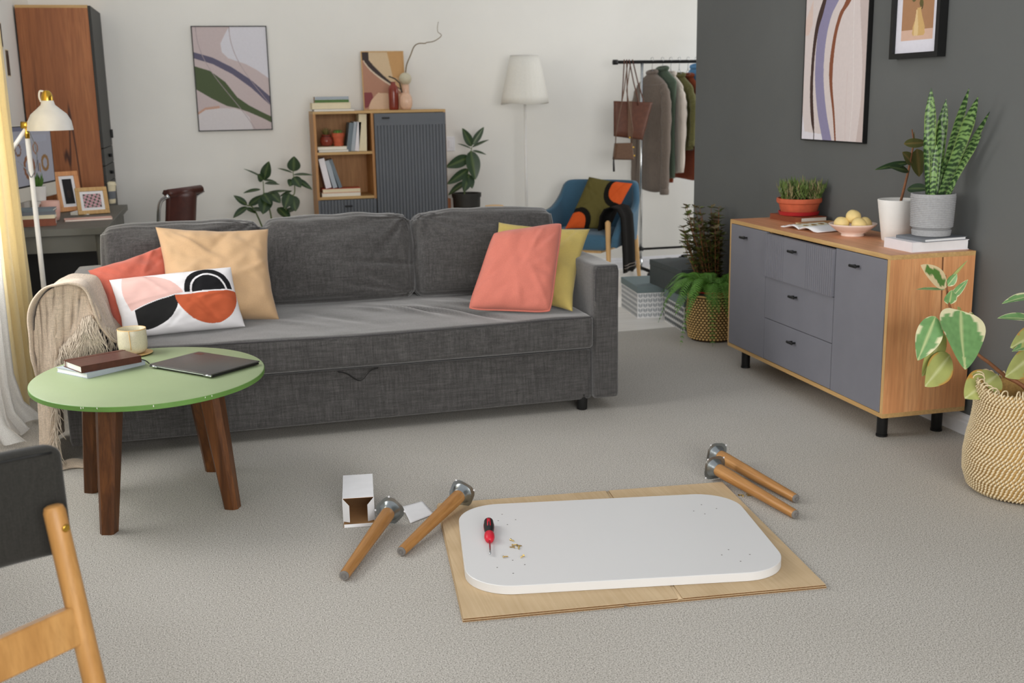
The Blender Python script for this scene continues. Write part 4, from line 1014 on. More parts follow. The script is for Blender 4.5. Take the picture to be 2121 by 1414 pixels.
for (px, py, a, lab) in ((1530, 1027, 0.2, 'leftmost small screw on the carpet by the loose table legs'), (1539, 1029, 1.2, 'middle small screw on the carpet by the loose table legs'), (1548, 1027, -.4, 'third small screw on the carpet by the loose table legs'), (1554, 1026, 2.2, 'rightmost small screw on the carpet by the loose table legs')):
    screw(AZ(px, py, 0), a, lab, 'screws on the carpet', .02)

# loose table legs: wooden cone with a pressed steel mounting plate
def table_leg(label, foot, head, roll):
    """axis from the mounting plate (head) to the foot"""
    o = thing('table_leg', label, 'table leg', head, 0, 'loose table legs'); foot, head = Vector(foot), Vector(head); d = foot - head; L = d.length
    o.rotation_mode = 'QUATERNION'; q = Vector((0, 0, 1)).rotation_difference(d); o.rotation_quaternion = q @ Matrix.Rotation(roll, 3, 'Z').to_quaternion()
    MB().lathe([(.0205, .012), (.0235, .03), (.0235, .06), (.0200, L * .5), (.0158, L - .012), (.0150, L - .006)], 28).build('shaft', 'leg_wood', o, 'auto')
    MB().lathe([(.0148, L - .006), (.0148, L - .003), (.0125, L), (.0085, L), (.008, L - .002), (.0045, L - .002), (.004, L + .001), (.001, L + .001)], 24).build('foot_cap', 'hole', o, 'auto')
    b = MB(); t = .0016
    cor = rrect(.044, .044, .030, 6); nn = len(cor)
    # square plate with a domed hub rising to the shaft
    rings = [[(x, y, 0) for x, y in cor], [(x, y, t) for x, y in cor]]
    for (r, z) in ((.036, t + .0002), (.034, .004), (.030, .010), (.026, .018), (.0245, .026), (.0236, .027)):
        ring = []
        for x, y in cor: a = math.atan2(y, x); ring.append((r * math.cos(a), r * math.sin(a), z))
        rings.append(ring)
    vs = [p for rg in rings for p in rg]; fs = [tuple(range(nn - 1, -1, -1))] + [(j * nn + i, j * nn + (i + 1) % nn, (j + 1) * nn + (i + 1) % nn, (j + 1) * nn + i) for j in range(len(rings) - 1) for i in range(nn)] + [tuple((len(rings) - 1) * nn + i for i in range(nn))]
    pl = b.add(vs, fs).build('mounting_plate', 'steel', o, 'auto')
    for x in (-.036, .036):
        for y in (-.036, .036): MB().lathe([(.0035, t), (.0035, t + .0004)], 10, (x, y, 0)).build('screw_hole', 'white_trim', pl)
    return o
def leg_pts(fpx, hpx, hz, fz=.0162):
    return AZ(fpx[0], fpx[1], fz), AZ(hpx[0], hpx[1], hz)
a_, b_ = leg_pts((712, 1193), (808, 1057), .046); table_leg('loose wooden table leg beside the open white box', a_, b_, 0.35)
a_, b_ = leg_pts((830, 1143), (957, 1021), .056); table_leg('loose wooden table leg with its plate resting on the corner of the cardboard', a_, b_, .5)
a_, b_ = leg_pts((1649, 1066), (1480, 968), .047); table_leg('front one of the two loose wooden legs lying together right of the cardboard', a_, b_, 0.15)
a_, b_ = leg_pts((1650, 1033), (1484, 940), .047); table_leg('rear one of the two loose wooden legs lying together right of the cardboard', a_, b_, 0.05)
# open white carton
bxo = thing('small_box', 'small open white carton lying beside a loose table leg', 'box', (.361, 3.552, 0), -.115)
w, d, h, t = .052, .235, .088, .0012
MB().box(-w, w, 0, d, 0, t).box(-w, w, 0, d, h - t, h).box(-w, -w + t, 0, d, t, h - t).box(w - t, w, 0, d, t, h - t).box(-w + t, w - t, d - t, d, t, h - t).build('carton', 'white_paper', bxo)
MB().box(-w + t + .0002, w - t - .0002, .001, d - t - .001, t, t + .0008).box(-w + t, -w + t + .0008, .001, d - .004, t + .001, h - t - .001).box(w - t - .0008, w - t, .001, d - .004, t + .001, h - t - .001).box(-w + .003, w - .003, .001, d - .004, h - t - .0012, h - t - .0002).build('brown_lining', 'card_inner', bxo)
for s in (-1, 1):
    x = s * w; MB().add([(x, 0, .006), (x, 0, h - .002), (x - s * .022, -.032, h - .016), (x - s * .022, -.032, .014), (x + s * .001, 0, .006), (x + s * .001, 0, h - .002), (x - s * .021, -.033, h - .016), (x - s * .021, -.033, .014)],
             [(0, 1, 2, 3), (7, 6, 5, 4), (0, 4, 5, 1), (1, 5, 6, 2), (2, 6, 7, 3), (3, 7, 4, 0)]).build('side_flap', 'white_paper', bxo)
MB().box(-w + .001, w - .001, -.044, 0, .001, .0022).build('bottom_flap', 'card_inner', bxo)
MB().box(-w + .003, w - .003, -.046, -.044, .001, .012).build('tuck_flap', 'white_paper', bxo)
# slip of paper
pq = [AZ(832, 1053, .001), AZ(875, 1038, .001), AZ(899, 1065, .001), AZ(850, 1084, .001)]; pc = sum(pq, Vector()) / 4
def pap(u, v): p = pq[0].lerp(pq[1], u).lerp(pq[3].lerp(pq[2], u), v) - pc; return Vector((p.x, p.y, .002 + .012 * (v * (1 - v)) * (1.2 - u) + .006 * (1 - u) * (1 - v)))
o = MB().sheet(10, 10, pap, .0004).build('paper_slip', 'white_paper', None, True); o.location = (pc.x, pc.y, 0); tag(o, 'small blank white slip of paper on the carpet between two table legs', 'paper')

# ------------------------------------------------------------------ near chair at the lower left
ch = thing('chair', 'charcoal upholstered chair with honey coloured wooden legs at the lower left', 'chair', (-.318, 2.085, 0), math.radians(42))
# local x along the back (right end at 0, to the left negative), local y = forward (away from the camera)
vs, fs = softbox(.26, .024, .105, .022, (40, 6, 20), (0, .006, 0))
vs = [(x, y + .06 * (1 - (x / .26) ** 2) + .03 * z, z) for x, y, z in vs]
b = MB(); b.M = Matrix.Translation((-.25, .028, .676)); b.add(vs, fs); br = b.build('backrest', 'char_felt', ch, True)
MB().tube([(-.488 + .476 * i / 20, -.0 + .028 + .06 * (1 - ((-.238 + .476 * i / 20) / .26) ** 2) + .0035 - .024, .770) for i in range(21)], .002, 6).build('seam', 'black', br, True)
vs, fs = softbox(.27, .25, .035, .03, (30, 30, 6), (0, 0, .012)); b = MB(); b.M = Matrix.Translation((-.40, .33, .43)); b.add([(x * .75, y, z) for x, y, z in vs], fs); b.build('seat', 'char_felt', ch, True)
def taper(b, p0, p1, r0, r1): 
    pts = [Vector(p0).lerp(Vector(p1), i / 10) for i in range(11)]; rs = [r0 + (r1 - r0) * i / 10 for i in range(11)]
    tip = (pts[0] - pts[1]).normalized(); b.tube([pts[0] + tip * .012, pts[0] + tip * .009] + pts, [r0 * .55, r0 * .85] + rs, 24); return b
lt = Vector((-.045, -.022, .675)); lbm = Vector((-.040, -.150, 0))
for x in (0, -.41):
    lg = taper(MB(), (lt.x + x, lt.y, lt.z), (lbm.x + x, lbm.y, 0.002), .0195, .0205).build('leg', 'beech', ch, 'auto')
    MB().lathe([(.0075, 0), (.0075, .0025), (.005, .003), (.001, .0022)], 16).build('bolt', 'brass', lg, True).matrix_local = Matrix.Translation((lt.x + x + .002, lt.y - .0255, .648)) @ Matrix.Rotation(PI / 2 + .2, 4, 'X')
def lat(z): t = (lt.z - z) / lt.z; return lt.lerp(lbm, t)
p = lat(.468); b = MB(); b.M = Matrix.Translation((0, p.y, .468)) @ Matrix.Rotation(-.18, 4, 'X'); b.box(p.x - .40, p.x - .012, -.013, .013, -.036, .036, .003); b.build('back_rail', 'beech', ch)
for x in (0, -.41):
    taper(MB(), (lt.x + x, .48, .42), (lt.x + x + .0, .53, .002), .019, .018).build('leg', 'beech', ch, 'auto')
    MB().box(-.30 + x * .6 - .012, -.30 + x * .6 + .012, p.y + .01, .50, .37, .405, .003).build('side_rail', 'beech', ch)

# ------------------------------------------------------------------ big basket with the variegated rubber plant, lower right
BB = Vector((2.655, 3.165, 0))
bp_ = thing('plant_basket', 'cream coiled rope basket standing on the carpet by the dark wall', 'basket', BB)
bprof = [(.150, 0), (.180, .02), (.197, .07), (.200, .13), (.193, .19), (.182, .24), (.176, .29), (.176, .34), (.178, .375), (.172, .39)]
def brad(z):
    for (r0, z0), (r1, z1) in zip(bprof, bprof[1:]):
        if z0 <= z <= z1: return r0 + (r1 - r0) * (z - z0) / (z1 - z0)
    return bprof[-1][0]
def dent(a): return 1 + .05 * math.sin(a * 2 + 1.0) + .03 * math.sin(a * 3 + 2)
body = MB(); NR = 34; seg = 72
vs = []; fs = []
for j in range(NR * 2 + 1):
    z = .004 + .384 * j / (NR * 2); r = brad(z) + (.0035 if j % 2 else -.0015)
    for i in range(seg): a = 2 * PI * i / seg; rr = r * (1 + (dent(a) - 1) * min(1, z / .15)); vs.append((rr * math.cos(a), rr * math.sin(a), z + .012 * (z / .39) * math.sin(a * 3 + .6)))
for j in range(NR * 2):
    for i in range(seg): k = (i + 1) % seg; fs.append((j * seg + i, j * seg + k, (j + 1) * seg + k, (j + 1) * seg + i))
m = len(vs); nrow = NR * 2 + 1
for j in range(nrow):
    for i in range(seg): x, y, z = vs[j * seg + i]; s = 1 - .012 / max(.05, math.hypot(x, y)); vs.append((x * s, y * s, z))
for j in range(NR * 2):
    for i in range(seg): k = (i + 1) % seg; fs.append((m + j * seg + k, m + j * seg + i, m + (j + 1) * seg + i, m + (j + 1) * seg + k))
t0 = (nrow - 1) * seg
fs += [(t0 + i, t0 + (i + 1) % seg, m + t0 + (i + 1) % seg, m + t0 + i) for i in range(seg)] + [tuple(range(seg - 1, -1, -1)), tuple(m + i for i in range(seg))]
body.add(vs, fs).build('coiled_wall', 'straw_dark', bp_, True)
stc = MB(); seg2 = 86
for j in range(NR):
    for i in range(seg2):
        a = 2 * PI * (i + .5 * (j % 2) + .25 * math.sin(j)) / seg2; z = .006 + .384 * (j + .5) / NR
        f = lambda aa, zz, o: (lambda rr: (rr * math.cos(aa), rr * math.sin(aa), zz + .012 * (zz / .39) * math.sin(aa * 3 + .6)))((brad(min(.389, max(0, zz))) + o) * (1 + (dent(aa) - 1) * min(1, max(0, zz) / .15)))
        da = .020
        stc.tube([f(a - da, z - .0078, .0005), f(a - da * .3, z, .0062), f(a + da, z + .0078, .0005)], [.0030, .0038, .0030], 4)
tag(stc.build('stitching', 'straw', bp_, True), None, None, None, 'stuff')
lo = MB()
for i in range(40):
    a = 2 * PI * i / 40 + random.uniform(-.05, .05); r = .172 * dent(a); c = Vector((r * math.cos(a), r * math.sin(a), .392 + .012 * math.sin(a * 3 + .6)))
    tdir = Vector((-math.sin(a), math.cos(a), 0)); rdir = Vector((math.cos(a), math.sin(a), 0)); R_ = random.uniform(.012, .020); tw = random.uniform(-.6, .6)
    ax_ = (rdir * math.cos(tw) + tdir * math.sin(tw))
    lo.tube([c + ax_ * (R_ * math.cos(q)) + Vector((0, 0, R_ * .8 * math.sin(q))) for q in [2 * PI * k / 12 for k in range(12)]], .0024, 5, closed=True)
tag(lo.build('rim_loops', 'straw', bp_, True), None, None, None, 'stuff')

vp = thing('rubber_plant', 'variegated rubber plant with cream edged leaves growing from the rope basket', 'plant', (BB.x, BB.y, .016))
VP = Vector((BB.x, BB.y, .016))
MB().lathe([(.10, 0), (.135, .19), (.139, .20), (.130, .20), (.126, .18), (.001, .18)], 36, cap1=False).build('nursery_pot', 'dark_pot', vp, True)
MB().lathe([(.128, .17), (.1285, .185), (.001, .19)], 24, cap1=False).build('soil', 'soil', vp, True)
def V_(px, py, y): return AY(px, py, y) - VP
main = [Vector((.0, .0, .17)), V_(2130, 815, 3.17), V_(2080, 777, 3.22), V_(2050, 752, 3.28), V_(2022, 730, 3.34), V_(1996, 690, 3.36), V_(1975, 655, 3.34), V_(1965, 625, 3.33), V_(1960, 590, 3.33), V_(1958, 570, 3.33)]
MB().tube(curve_pts(main, 6), [.0085 - .0055 * i / 54 for i in range(55)], 8).build('stem', 'stem_brown', vp, True)
sec = [Vector((.03, .0, .17)), V_(2150, 770, 3.2), V_(2150, 700, 3.2), V_(2150, 640, 3.2), V_(2150, 590, 3.2)]
MB().tube(curve_pts(sec, 6), [.0075 - .003 * i / 24 for i in range(25)], 8).build('stem', 'stem_brown', vp, True)
for (bpx, tpx, w, kind, up, fold, dr, y0, y1) in (
        ((1990, 643), (1990, 768), .205, 'variegated', (.1, -1, .25), .05, -.10, 3.30, 3.20),          # big leaf
        ((1938, 655), (1903, 745), .098, 'variegated', (-.35, -1, .1), .10, .05, 3.30, 3.24),
        ((1955, 690), (1912, 780), .090, 'variegated_back', (.2, -1, .1), .06, .03, 3.34, 3.32),
        ((1968, 735), (1917, 800), .115, 'variegated_back', (.25, -1, .4), .05, .02, 3.33, 3.27),
        ((1962, 592), (1913, 549), .070, 'variegated_cream', (0, -1, .3), .05, .05, 3.33, 3.25),
        ((1958, 600), (1899, 596), .022, 'variegated', (0, -.4, 1), .12, .04, 3.33, 3.28),
        ((1960, 585), (1998, 537), .022, 'variegated_back', (.6, -.5, .2), .2, -.1, 3.33, 3.35),
        ((1962, 592), (1982, 567), .036, 'variegated', (-.2, -1, .1), .1, 0, 3.33, 3.33),
        ((1963, 625), (2006, 578), .030, 'variegated', (-.6, -.9, .1), .2, .06, 3.33, 3.33),
        ((1966, 630), (1972, 600), .045, 'variegated', (-.5, -1, .1), .12, 0, 3.33, 3.30),
        ((1985, 665), (1983, 635), .045, 'variegated_back', (.5, -1, .1), .12, 0, 3.34, 3.30),
        ((1995, 672), (2012, 648), .07, 'variegated_cream', (.2, -1, .1), .08, 0.1, 3.34, 3.30),
        ((2066, 776), (2000, 823), .125, 'variegated_back', (-.3, -.8, .7), .05, .03, 3.26, 3.20),
        ((2145, 612), (2081, 620), .040, 'variegated', (.1, -.5, 1), .2, .10, 3.2, 3.14),
        ((2148, 665), (2076, 648), .048, 'variegated', (.1, -.6, 1), .2, .12, 3.2, 3.14),
        ((2148, 690), (2093, 720), .085, 'variegated_back', (.1, -1, .4), .1, .0, 3.2, 3.12),
        ((2140, 710), (2096, 728), .030, 'variegated', (.1, -.7, .8), .2, .0, 3.18, 3.10),
        ((2140, 735), (2082, 780), .100, 'variegated_back', (.2, -1, .3), .08, .0, 3.2, 3.12),
        ((2140, 600), (2160, 540), .08, 'variegated', (-.3, -1, .2), .1, 0, 3.2, 3.18)):
    p = V_(bpx[0], bpx[1], y0); q = V_(tpx[0], tpx[1], y1); dd = q - p; big = w > .15
    add_leaf(vp, p, dd, dd.length, w, kind, up, 0, dr, fold, 16 if big else 10, 40 if big else 22, wave=.012, shape=.62 if big else 1.0)
# grey metal foot of some fitting between basket and skirting
mbk = thing('metal_bracket', 'grey metal castor bracket on the skirting behind the rope basket', 'bracket', (2.80, 3.56, 0), .3)
MB().box(-.035, .035, -.05, .05, .075, .082, .002).box(-.035, -.029, -.05, .05, .082, .125, .002).build('bracket_plate', 'steel', mbk)
MB().tube([(0, -.03, .075), (-.012, -.03, .05), (-.018, -.02, .03)], .011, 10).tube([(0, .03, .075), (-.012, .03, .05), (-.018, .02, .03)], .011, 10).build('fork', 'steel', mbk, True)
b = MB(); b.M = Matrix.Translation((-.018, 0, .0265)) @ Matrix.Rotation(PI / 2, 4, 'X'); b.lathe([(.012, -.012), (.026, -.011), (.026, .011), (.012, .012)], 28); b.build('wheel', 'black', mbk, 'auto')
for y in (-.03, .03): MB().lathe([(.006, .082), (.006, .086)], 6, (.01, y, 0)).build('bolt', 'steel', mbk)
# ------------------------------------------------------------------ fern in a woven basket beside the sideboard
FB = Vector((2.680, 5.835, 0))
fb = thing('plant_basket', 'dark and tan checked seagrass basket holding the fern beside the sideboard', 'basket', FB)
pr = [(.118, .0), (.132, .02), (.142, .10), (.142, .18), (.136, .24), (.134, .265), (.128, .265), (.130, .18), (.118, .02), (.001, .012)]
MB().lathe(pr, 40, cap1=False).build('inner_wall', 'seagrass_dark', fb, True)
b = MB(); rows, colsn = 17, 40
for j in range(rows):
    z = .012 + .242 * (j + .5) / rows; r = np.interp(z, [0, .02, .10, .18, .24, .265], [.118, .132, .142, .142, .136, .134])
    for i in range(colsn):
        a = 2 * PI * (i + .5 * (j % 2)) / colsn; da = PI / colsn * .86; c = [((r + o) * math.cos(a + s * da), (r + o) * math.sin(a + s * da), z + k * .0072) for o, s, k in ((-.002, -1, 0), (.005, -.45, .75), (.005, .45, .75), (-.002, 1, 0), (.005, .45, -.75), (.005, -.45, -.75), (.0075, 0, 0))]
        n0 = 0; b.add(c, [(0, 6, 1), (1, 6, 2), (2, 6, 3), (3, 6, 4), (4, 6, 5), (5, 6, 0)])
tag(b.build('weave', 'seagrass', fb, True), None, None, None, 'stuff')
MB().tube([(.137 * math.cos(a), .137 * math.sin(a), .265) for a in [2 * PI * i / 40 for i in range(40)]], .0065, 8, closed=True).build('rim', 'seagrass', fb, True)
for s in (PI * 1.22, PI * .2):
    MB().tube([(.145 * math.cos(s + t_), .145 * math.sin(s + t_), .262 + .018 * math.cos(t_ * 4)) for t_ in [-.38 + .76 * i / 10 for i in range(11)]], .007, 8).build('handle', 'black', fb, True)
fn = thing('fern', 'bright green arching fern in a red pot inside the seagrass basket', 'plant', (FB.x, FB.y, .014))
MB().lathe([(.085, 0), (.112, .235), (.118, .24), (.118, .275), (.110, .275), (.106, .25), (.001, .245)], 36, cap1=False).build('pot', 'red_plastic', fn, 'auto')
def frond(parent, base, az, L, rise, droop, nl=26, w=.05, curl=0.0):
    b = MB(); d = Vector((math.cos(az), math.sin(az), 0)); s = Vector((-math.sin(az), math.cos(az), 0)); sp = []
    for i in range(nl + 1):
        t = i / nl; sp.append(Vector(base) + d * (L * .8 * (t - .12 * t * t)) + Vector((0, 0, rise * math.sin(min(1, t * 1.3) * PI * .6) - droop * t ** 2.2)) + s * curl * t * t)
    b.tube(sp, [.0022 * (1 - .7 * i / nl) for i in range(nl + 1)], 4)
    for i in range(2, nl + 1):
        t = i / nl; ln = w * (math.sin(min(1, .10 + t * .9) * PI) ** .6) * (1.05 - .45 * t) + .004; tg = (sp[i] - sp[i - 1]).normalized()
        for sg in (-1, 1):
            o = (s * sg + tg * .35).normalized(); dn = Vector((0, 0, -.25)); p = sp[i]; h = tg * (L / nl * .30)
            b.add([p - h, p + h, p + (o + dn * .4) * ln * .6 + h * .9, p + (o + dn) * ln, p + (o + dn * .4) * ln * .6 - h * .9], [(0, 1, 2, 4), (4, 2, 3)])
    return b.build('frond', 'fern', parent)
random.seed(21)
for k in range(44):
    az = 2 * PI * k / 44 + random.uniform(-.12, .12); c = math.cos(az); L = random.uniform(.24, .36); 
    if c > .1: L *= .42                                                # the wall side is short
    front = -math.sin(az)
    frond(fn, (.05 * c, .05 * math.sin(az), .25), az, L, random.uniform(.08, .16), random.uniform(.10, .26), 30, .044, random.uniform(-.05, .05))
frond(fn, (-.06, -.05, .25), PI * 1.12, .30, .10, .42, 30, .04)
frond(fn, (-.05, -.07, .25), PI * 1.42, .22, .06, .44, 30, .04)
frond(fn, (-.07, .0, .25), PI * .98, .36, .16, .30, 30, .045)
# bushy bronze plant behind the fern
bz = thing('potted_plant', 'bushy bronze and olive leaved plant behind the fern', 'plant', (2.792, 6.025, FL))
MB().lathe([(.050, .0), (.064, .16), (.068, .165), (.068, .18), (.063, .18), (.060, .16), (.001, .155)], 30, cap1=False).build('pot', 'dark_pot', bz, 'auto')
stems = MB(); f1 = MB(); f2 = MB()
for k in range(46):
    az = random.uniform(0, 2 * PI); rr = random.uniform(.03, .19); top = Vector((-.03 + rr * math.cos(az) * (.35 if math.cos(az) > 0 else 1.0), .03 + rr * math.sin(az) * .9, random.uniform(.50, .76)))
    P = curve_pts([(.02 * math.cos(az), .02 * math.sin(az), .15), (top.x * .5, top.y * .5, top.z * .55), tuple(top)], 8)
    stems.tube(P, [.004 - .0025 * i / len(P) for i in range(len(P))], 5)
    for i in range(5, len(P)):
        for q in range(4):
            a = i * 1.3 + q * PI / 2 + random.uniform(-.3, .3); d = Vector((math.cos(a), math.sin(a), random.uniform(.0, .7))).normalized(); p = P[i]; ln = random.uniform(.028, .052)
            s = d.cross(Vector((0, 0, 1))).normalized() * ln * .34; up = s.cross(d).normalized() * ln * .1
            (f1 if random.random() < .55 else f2).add([p, p + d * ln * .5 + s + up, p + d * ln, p + d * ln * .5 - s + up], [(0, 1, 2), (0, 2, 3)])
stems.build('stems', 'stem_brown', bz, True)
tag(f1.build('bronze_leaves', 'bronze', bz), None, None, None, 'stuff'); tag(f2.build('olive_leaves', 'bronze_green', bz), None, None, None, 'stuff')

# ------------------------------------------------------------------ storage boxes
def storage_box(label, corner, w, d, h, rz, body, lid, lh, prt=None):
    """corner = near left bottom corner"""
    o = thing('storage_box', label, 'box', corner, rz); MB().box(.003, w - .003, .003, d - .003, 0, h - .004).build('body', body, o)
    MB().box(0, w, 0, d, h - lh, h, .002).build('lid', lid, o)
    if prt:
        # printed leaf lattice on the two visible faces
        b = MB(); hh = h - lh; nx = max(2, round(w / .034)); ny = max(2, round(hh / .036)); cw = (w - .012) / nx; chh = (hh - .006) / ny
        nd = max(2, round(d / .034)); cd = (d - .012) / nd
        for face in ('f', 's'):
            for i in range(nx if face == 'f' else nd):
                c_ = cw if face == 'f' else cd
                for j in range(ny):
                    cx = .006 + c_ * (i + .5); cz = .004 + chh * (j + .5)
                    for sg in (-1, 1):
                        poly = [(cx + sg * .0012, cz - chh * .46), (cx + sg * .0012, cz + chh * .18), (cx + sg * c_ * .40, cz + chh * .46), (cx + sg * c_ * .44, cz - chh * .10)]
                        b.add([(x, .0022, z) for x, z in poly] if face == 'f' else [(.0022, x, z) for x, z in poly], [(0, 1, 2, 3)])
        b.build('printed_pattern', prt, o)
    return o
storage_box('white box with pale grey leaf print and grey lid under the dark box', (2.490, 6.545, FL), .30, .42, .205, -.10, 'box_white', 'box_grey', .042, 'box_print')
storage_box('white box with dark grey leaf print and grey lid beside the fern basket', (2.592, 6.100 - .06, FL), .12, .38, .205, -.08, 'box_white', 'box_grey', .05, 'box_print_dark')
storage_box('plain dark grey storage box stacked on the two printed boxes', (2.625, 6.16, FL + .205), .23, .50, .155, .02, 'box_dark', 'box_dark', .035)

# ------------------------------------------------------------------ clothes rack, bags and clothes
RY_, RZ_ = 8.20, 1.637
rk = thing('clothes_rack', 'black and chrome clothes rail on wheels against the white wall', 'clothes rack', (3.145, RY_, FL))
MB().cyl((-.215, 0, RZ_), (1.05, 0, RZ_), .0125).build('top_rail', 'black_metal', rk, True)
for x in (-.215, 1.05): MB().cyl((x - .018, 0, RZ_), (x + .018, 0, RZ_), .019).build('end_cap', 'black', rk, True)
for x in (0, .85):
    MB().cyl((x, 0, .06), (x, 0, RZ_), .0115).build('upright', 'chrome', rk, True)
    MB().cyl((x, 0, .035), (x, 0, .13), .0165).build('sleeve', 'chrome', rk, True)
    MB().cyl((x, -.20, .058), (x, .20, .058), .013).build('base_foot', 'black_metal', rk, True)
    for y in (-.19, .19):
        b = MB(); b.M = Matrix.Translation((x, y, .0225)) @ Matrix.Rotation(PI / 2, 4, 'Y'); b.lathe([(.01, -.011), (.022, -.009), (.022, .009), (.01, .011)], 20); b.build('castor', 'black', rk, 'auto')
MB().cyl((0, 0, .205), (.85, 0, .205), .009).build('lower_rail', 'black_metal', rk, True)
for z in (.205,): MB().cyl((-.02, 0, z), (.02, 0, z), .016).build('clamp', 'black', rk, True)
def hanger(x, yaw, label):
    o = thing('hanger', label, 'hanger', (x, RY_, 0), yaw, 'wire hangers on the rail'); zt = RZ_ + .014
    hook = [(0, .0 + .016 * math.cos(a), zt + .002 + .016 * math.sin(a) - .002) for a in [PI * 1.15 - PI * 1.15 * i / 10 for i in range(11)]]
    hook = [(0, -y, z) for _, y, z in hook] + [(0, -.004, zt - .03), (0, 0, zt - .05), (0, 0, zt - .075)]
    MB().tube(hook, .0020, 6).build('hook', 'chrome', o, True)
    MB().tube([(0, 0, zt - .074), (0, -.11, zt - .215), (0, .11, zt - .215)], .0022, 6, closed=True).build('shoulder_wire', 'chrome', o)
    return o
def garment(name, label, cat, x, yaw, ztop, zhem, thick, half, mat, sleeve=None, neck=.05, collar=True, hem_flare=1.1, cuff=None, slv_mat=None):
    """hangs across the rail: local y = shoulder line, local x = thickness"""
    o = thing(name, label, cat, (x, RY_, 0), yaw)
    prof = [(ztop, neck, .55), (ztop - .025, neck * 1.4, .8), (ztop - .06, half * .72, 1.0), (ztop - .095, half * .97, 1.05), (ztop - .14, half, 1.1), ((ztop + zhem) / 2 - .04, half * .93, 1.0), (zhem + .1, half * hem_flare, 1.1), (zhem, half * hem_flare, 1.05)]
    prof = [tuple(p) for p in curve_pts(prof, 4)]; seg = 36; vs = []; fs = []
    for j, (z, hy, kx) in enumerate(prof):
        for i in range(seg):
            a = 2 * PI * i / seg; ca, sa = math.cos(a), math.sin(a)
            w = 1 + .22 * math.sin(a * 5 + x * 9) * min(1, max(0, (ztop - z - .12) / .3)) + .10 * smoothn(ca, sa, z * 2, 2.5, x)
            vs.append((thick / 2 * kx * math.copysign(abs(ca) ** .8, ca) * w, hy * math.copysign(abs(sa) ** .75, sa), z + (.008 * math.sin(a * 3) if j == len(prof) - 1 else 0)))
    n = len(prof)
    for j in range(n - 1):
        for i in range(seg): k = (i + 1) % seg; fs.append((j * seg + i, (j + 1) * seg + i, (j + 1) * seg + k, j * seg + k))
    fs.append(tuple(range(seg))); fs.append(tuple((n - 1) * seg + i for i in range(seg - 1, -1, -1)))
    MB().add(vs, fs).build('body', mat, o, True)
    if sleeve:
        for sg in (-1, 1):
            P = curve_pts([(0, sg * half * .80, ztop - .10), (-.005, sg * (half + .015), ztop - .2), (-.012, sg * (half + .030), (ztop + sleeve) / 2), (-.014, sg * (half + .02), sleeve)], 7); m = len(P)
            so_ = MB().tube(P, [thick * .36 + .010 * (1 - abs(2 * i / m - 1)) + .003 * math.sin(i * 1.7) for i in range(m)], 14).build('sleeve', slv_mat or mat, o, True)
            if cuff:
                e = P[-1]; MB().tube([e + Vector((0, 0, .045)), e + Vector((0, 0, .02)), e - Vector((0, 0, .002))], [thick * .36 + .004, thick * .36 + .007, thick * .36 + .004], 14).build('cuff', cuff, so_, True)
    if collar:
        b = MB(); b.tube([(thick * .28 * math.cos(a), neck * 1.2 * math.sin(a), ztop - .004 + .018 * math.cos(a * 1) * .5) for a in [2 * PI * i / 16 for i in range(16)]], .015, 8, closed=True); b.build('collar', mat, o, True)
    return o
YW = .28
garment('coat', 'long taupe wool coat hanging nearest the tote bag', 'coat', 3.228, YW, 1.560, .66, .082, .165, 'coat', .64, .04, cuff='coat', hem_flare=1.0)
garment('padded_vest', 'green quilted vest hanging next to the taupe coat', 'vest', 3.312, YW, 1.585, .76, .060, .165, 'vest', None, .05, hem_flare=1.0)
garment('shirt', 'white shirt hanging between the green vest and olive sweater', 'shirt', 3.380, YW, 1.545, .80, .045, .15, 'shirt', .80, .045)
garment('sweater', 'olive ribbed knit sweater hanging on the rail', 'sweater', 3.450, YW, 1.535, .97, .060, .165, 'olive_knit', 1.00, .05, cuff='olive_knit')
garment('jacket', 'rust brown jacket hanging right of the olive sweater', 'jacket', 3.522, YW, 1.530, .74, .052, .15, 'rust', .70, .05)
garment('shirt', 'light blue shirt at the right end of the visible clothes', 'shirt', 3.592, YW, 1.600, .85, .045, .15, 'blue_cloth', .85, .05)
for x, lab in ((3.228, 'wire hanger holding the taupe coat'), (3.312, 'wire hanger holding the green vest'), (3.380, 'wire hanger holding the white shirt'), (3.450, 'wire hanger holding the olive sweater'), (3.522, 'wire hanger holding the rust jacket'), (3.592, 'wire hanger holding the light blue shirt')): hanger(x, YW, lab)
# tote bag
tyb = 7.955
q = [AY(1271, 209, tyb), AY(1352, 212, tyb), AY(1331, 290, tyb), AY(1271, 282, tyb)]
to = thing('tote_bag', 'large brown leather tote bag hanging from the rail by long straps', 'bag', (q[3] + q[2]) / 2)
TO = (q[3] + q[2]) / 2; b = MB(); th = .045
def tote(u, v, s):
    p = q[3].lerp(q[2], u).lerp(q[0].lerp(q[1], u), v) - TO; e = math.sin(u * PI) ** .5 * (.35 + .65 * math.sin((1 - v * .8) * PI * .5) * min(1, (v + .02) * 6)); return Vector((p.x, p.y + s * th * e * .5, p.z))
b.sheet(16, 16, lambda u, v: tote(u, v, -1), .003); b.sheet(16, 16, lambda u, v: tote(1 - u, v, 1), .003); b.build('bag_body', 'tote_leather', to, True)
for (u0, ut, yo, top) in ((.20, .33, -1, 1293), (.62, .45, -1, 1303), (.38, .42, 1, 1298), (.80, .52, 1, 1310)):
    p0 = tote(u0, .9, yo) + Vector((0, yo * .004, 0)); tp = AY(top, 130, RY_) - TO; tp.z = RZ_ + .014 - TO.z; tp.y = RY_ - TO.y - .0
    MB().tube([p0, p0 + Vector((0, 0, .04)), tp.lerp(p0, .5), tp], .0045, 6).build('strap', 'tote_leather', to, True)
MB().box(-.012, .02, -th * .5 - .006, -th * .5 - .004, .01, .27).build('front_strap', 'tan_leather', to).location = (.0, .004, 0)
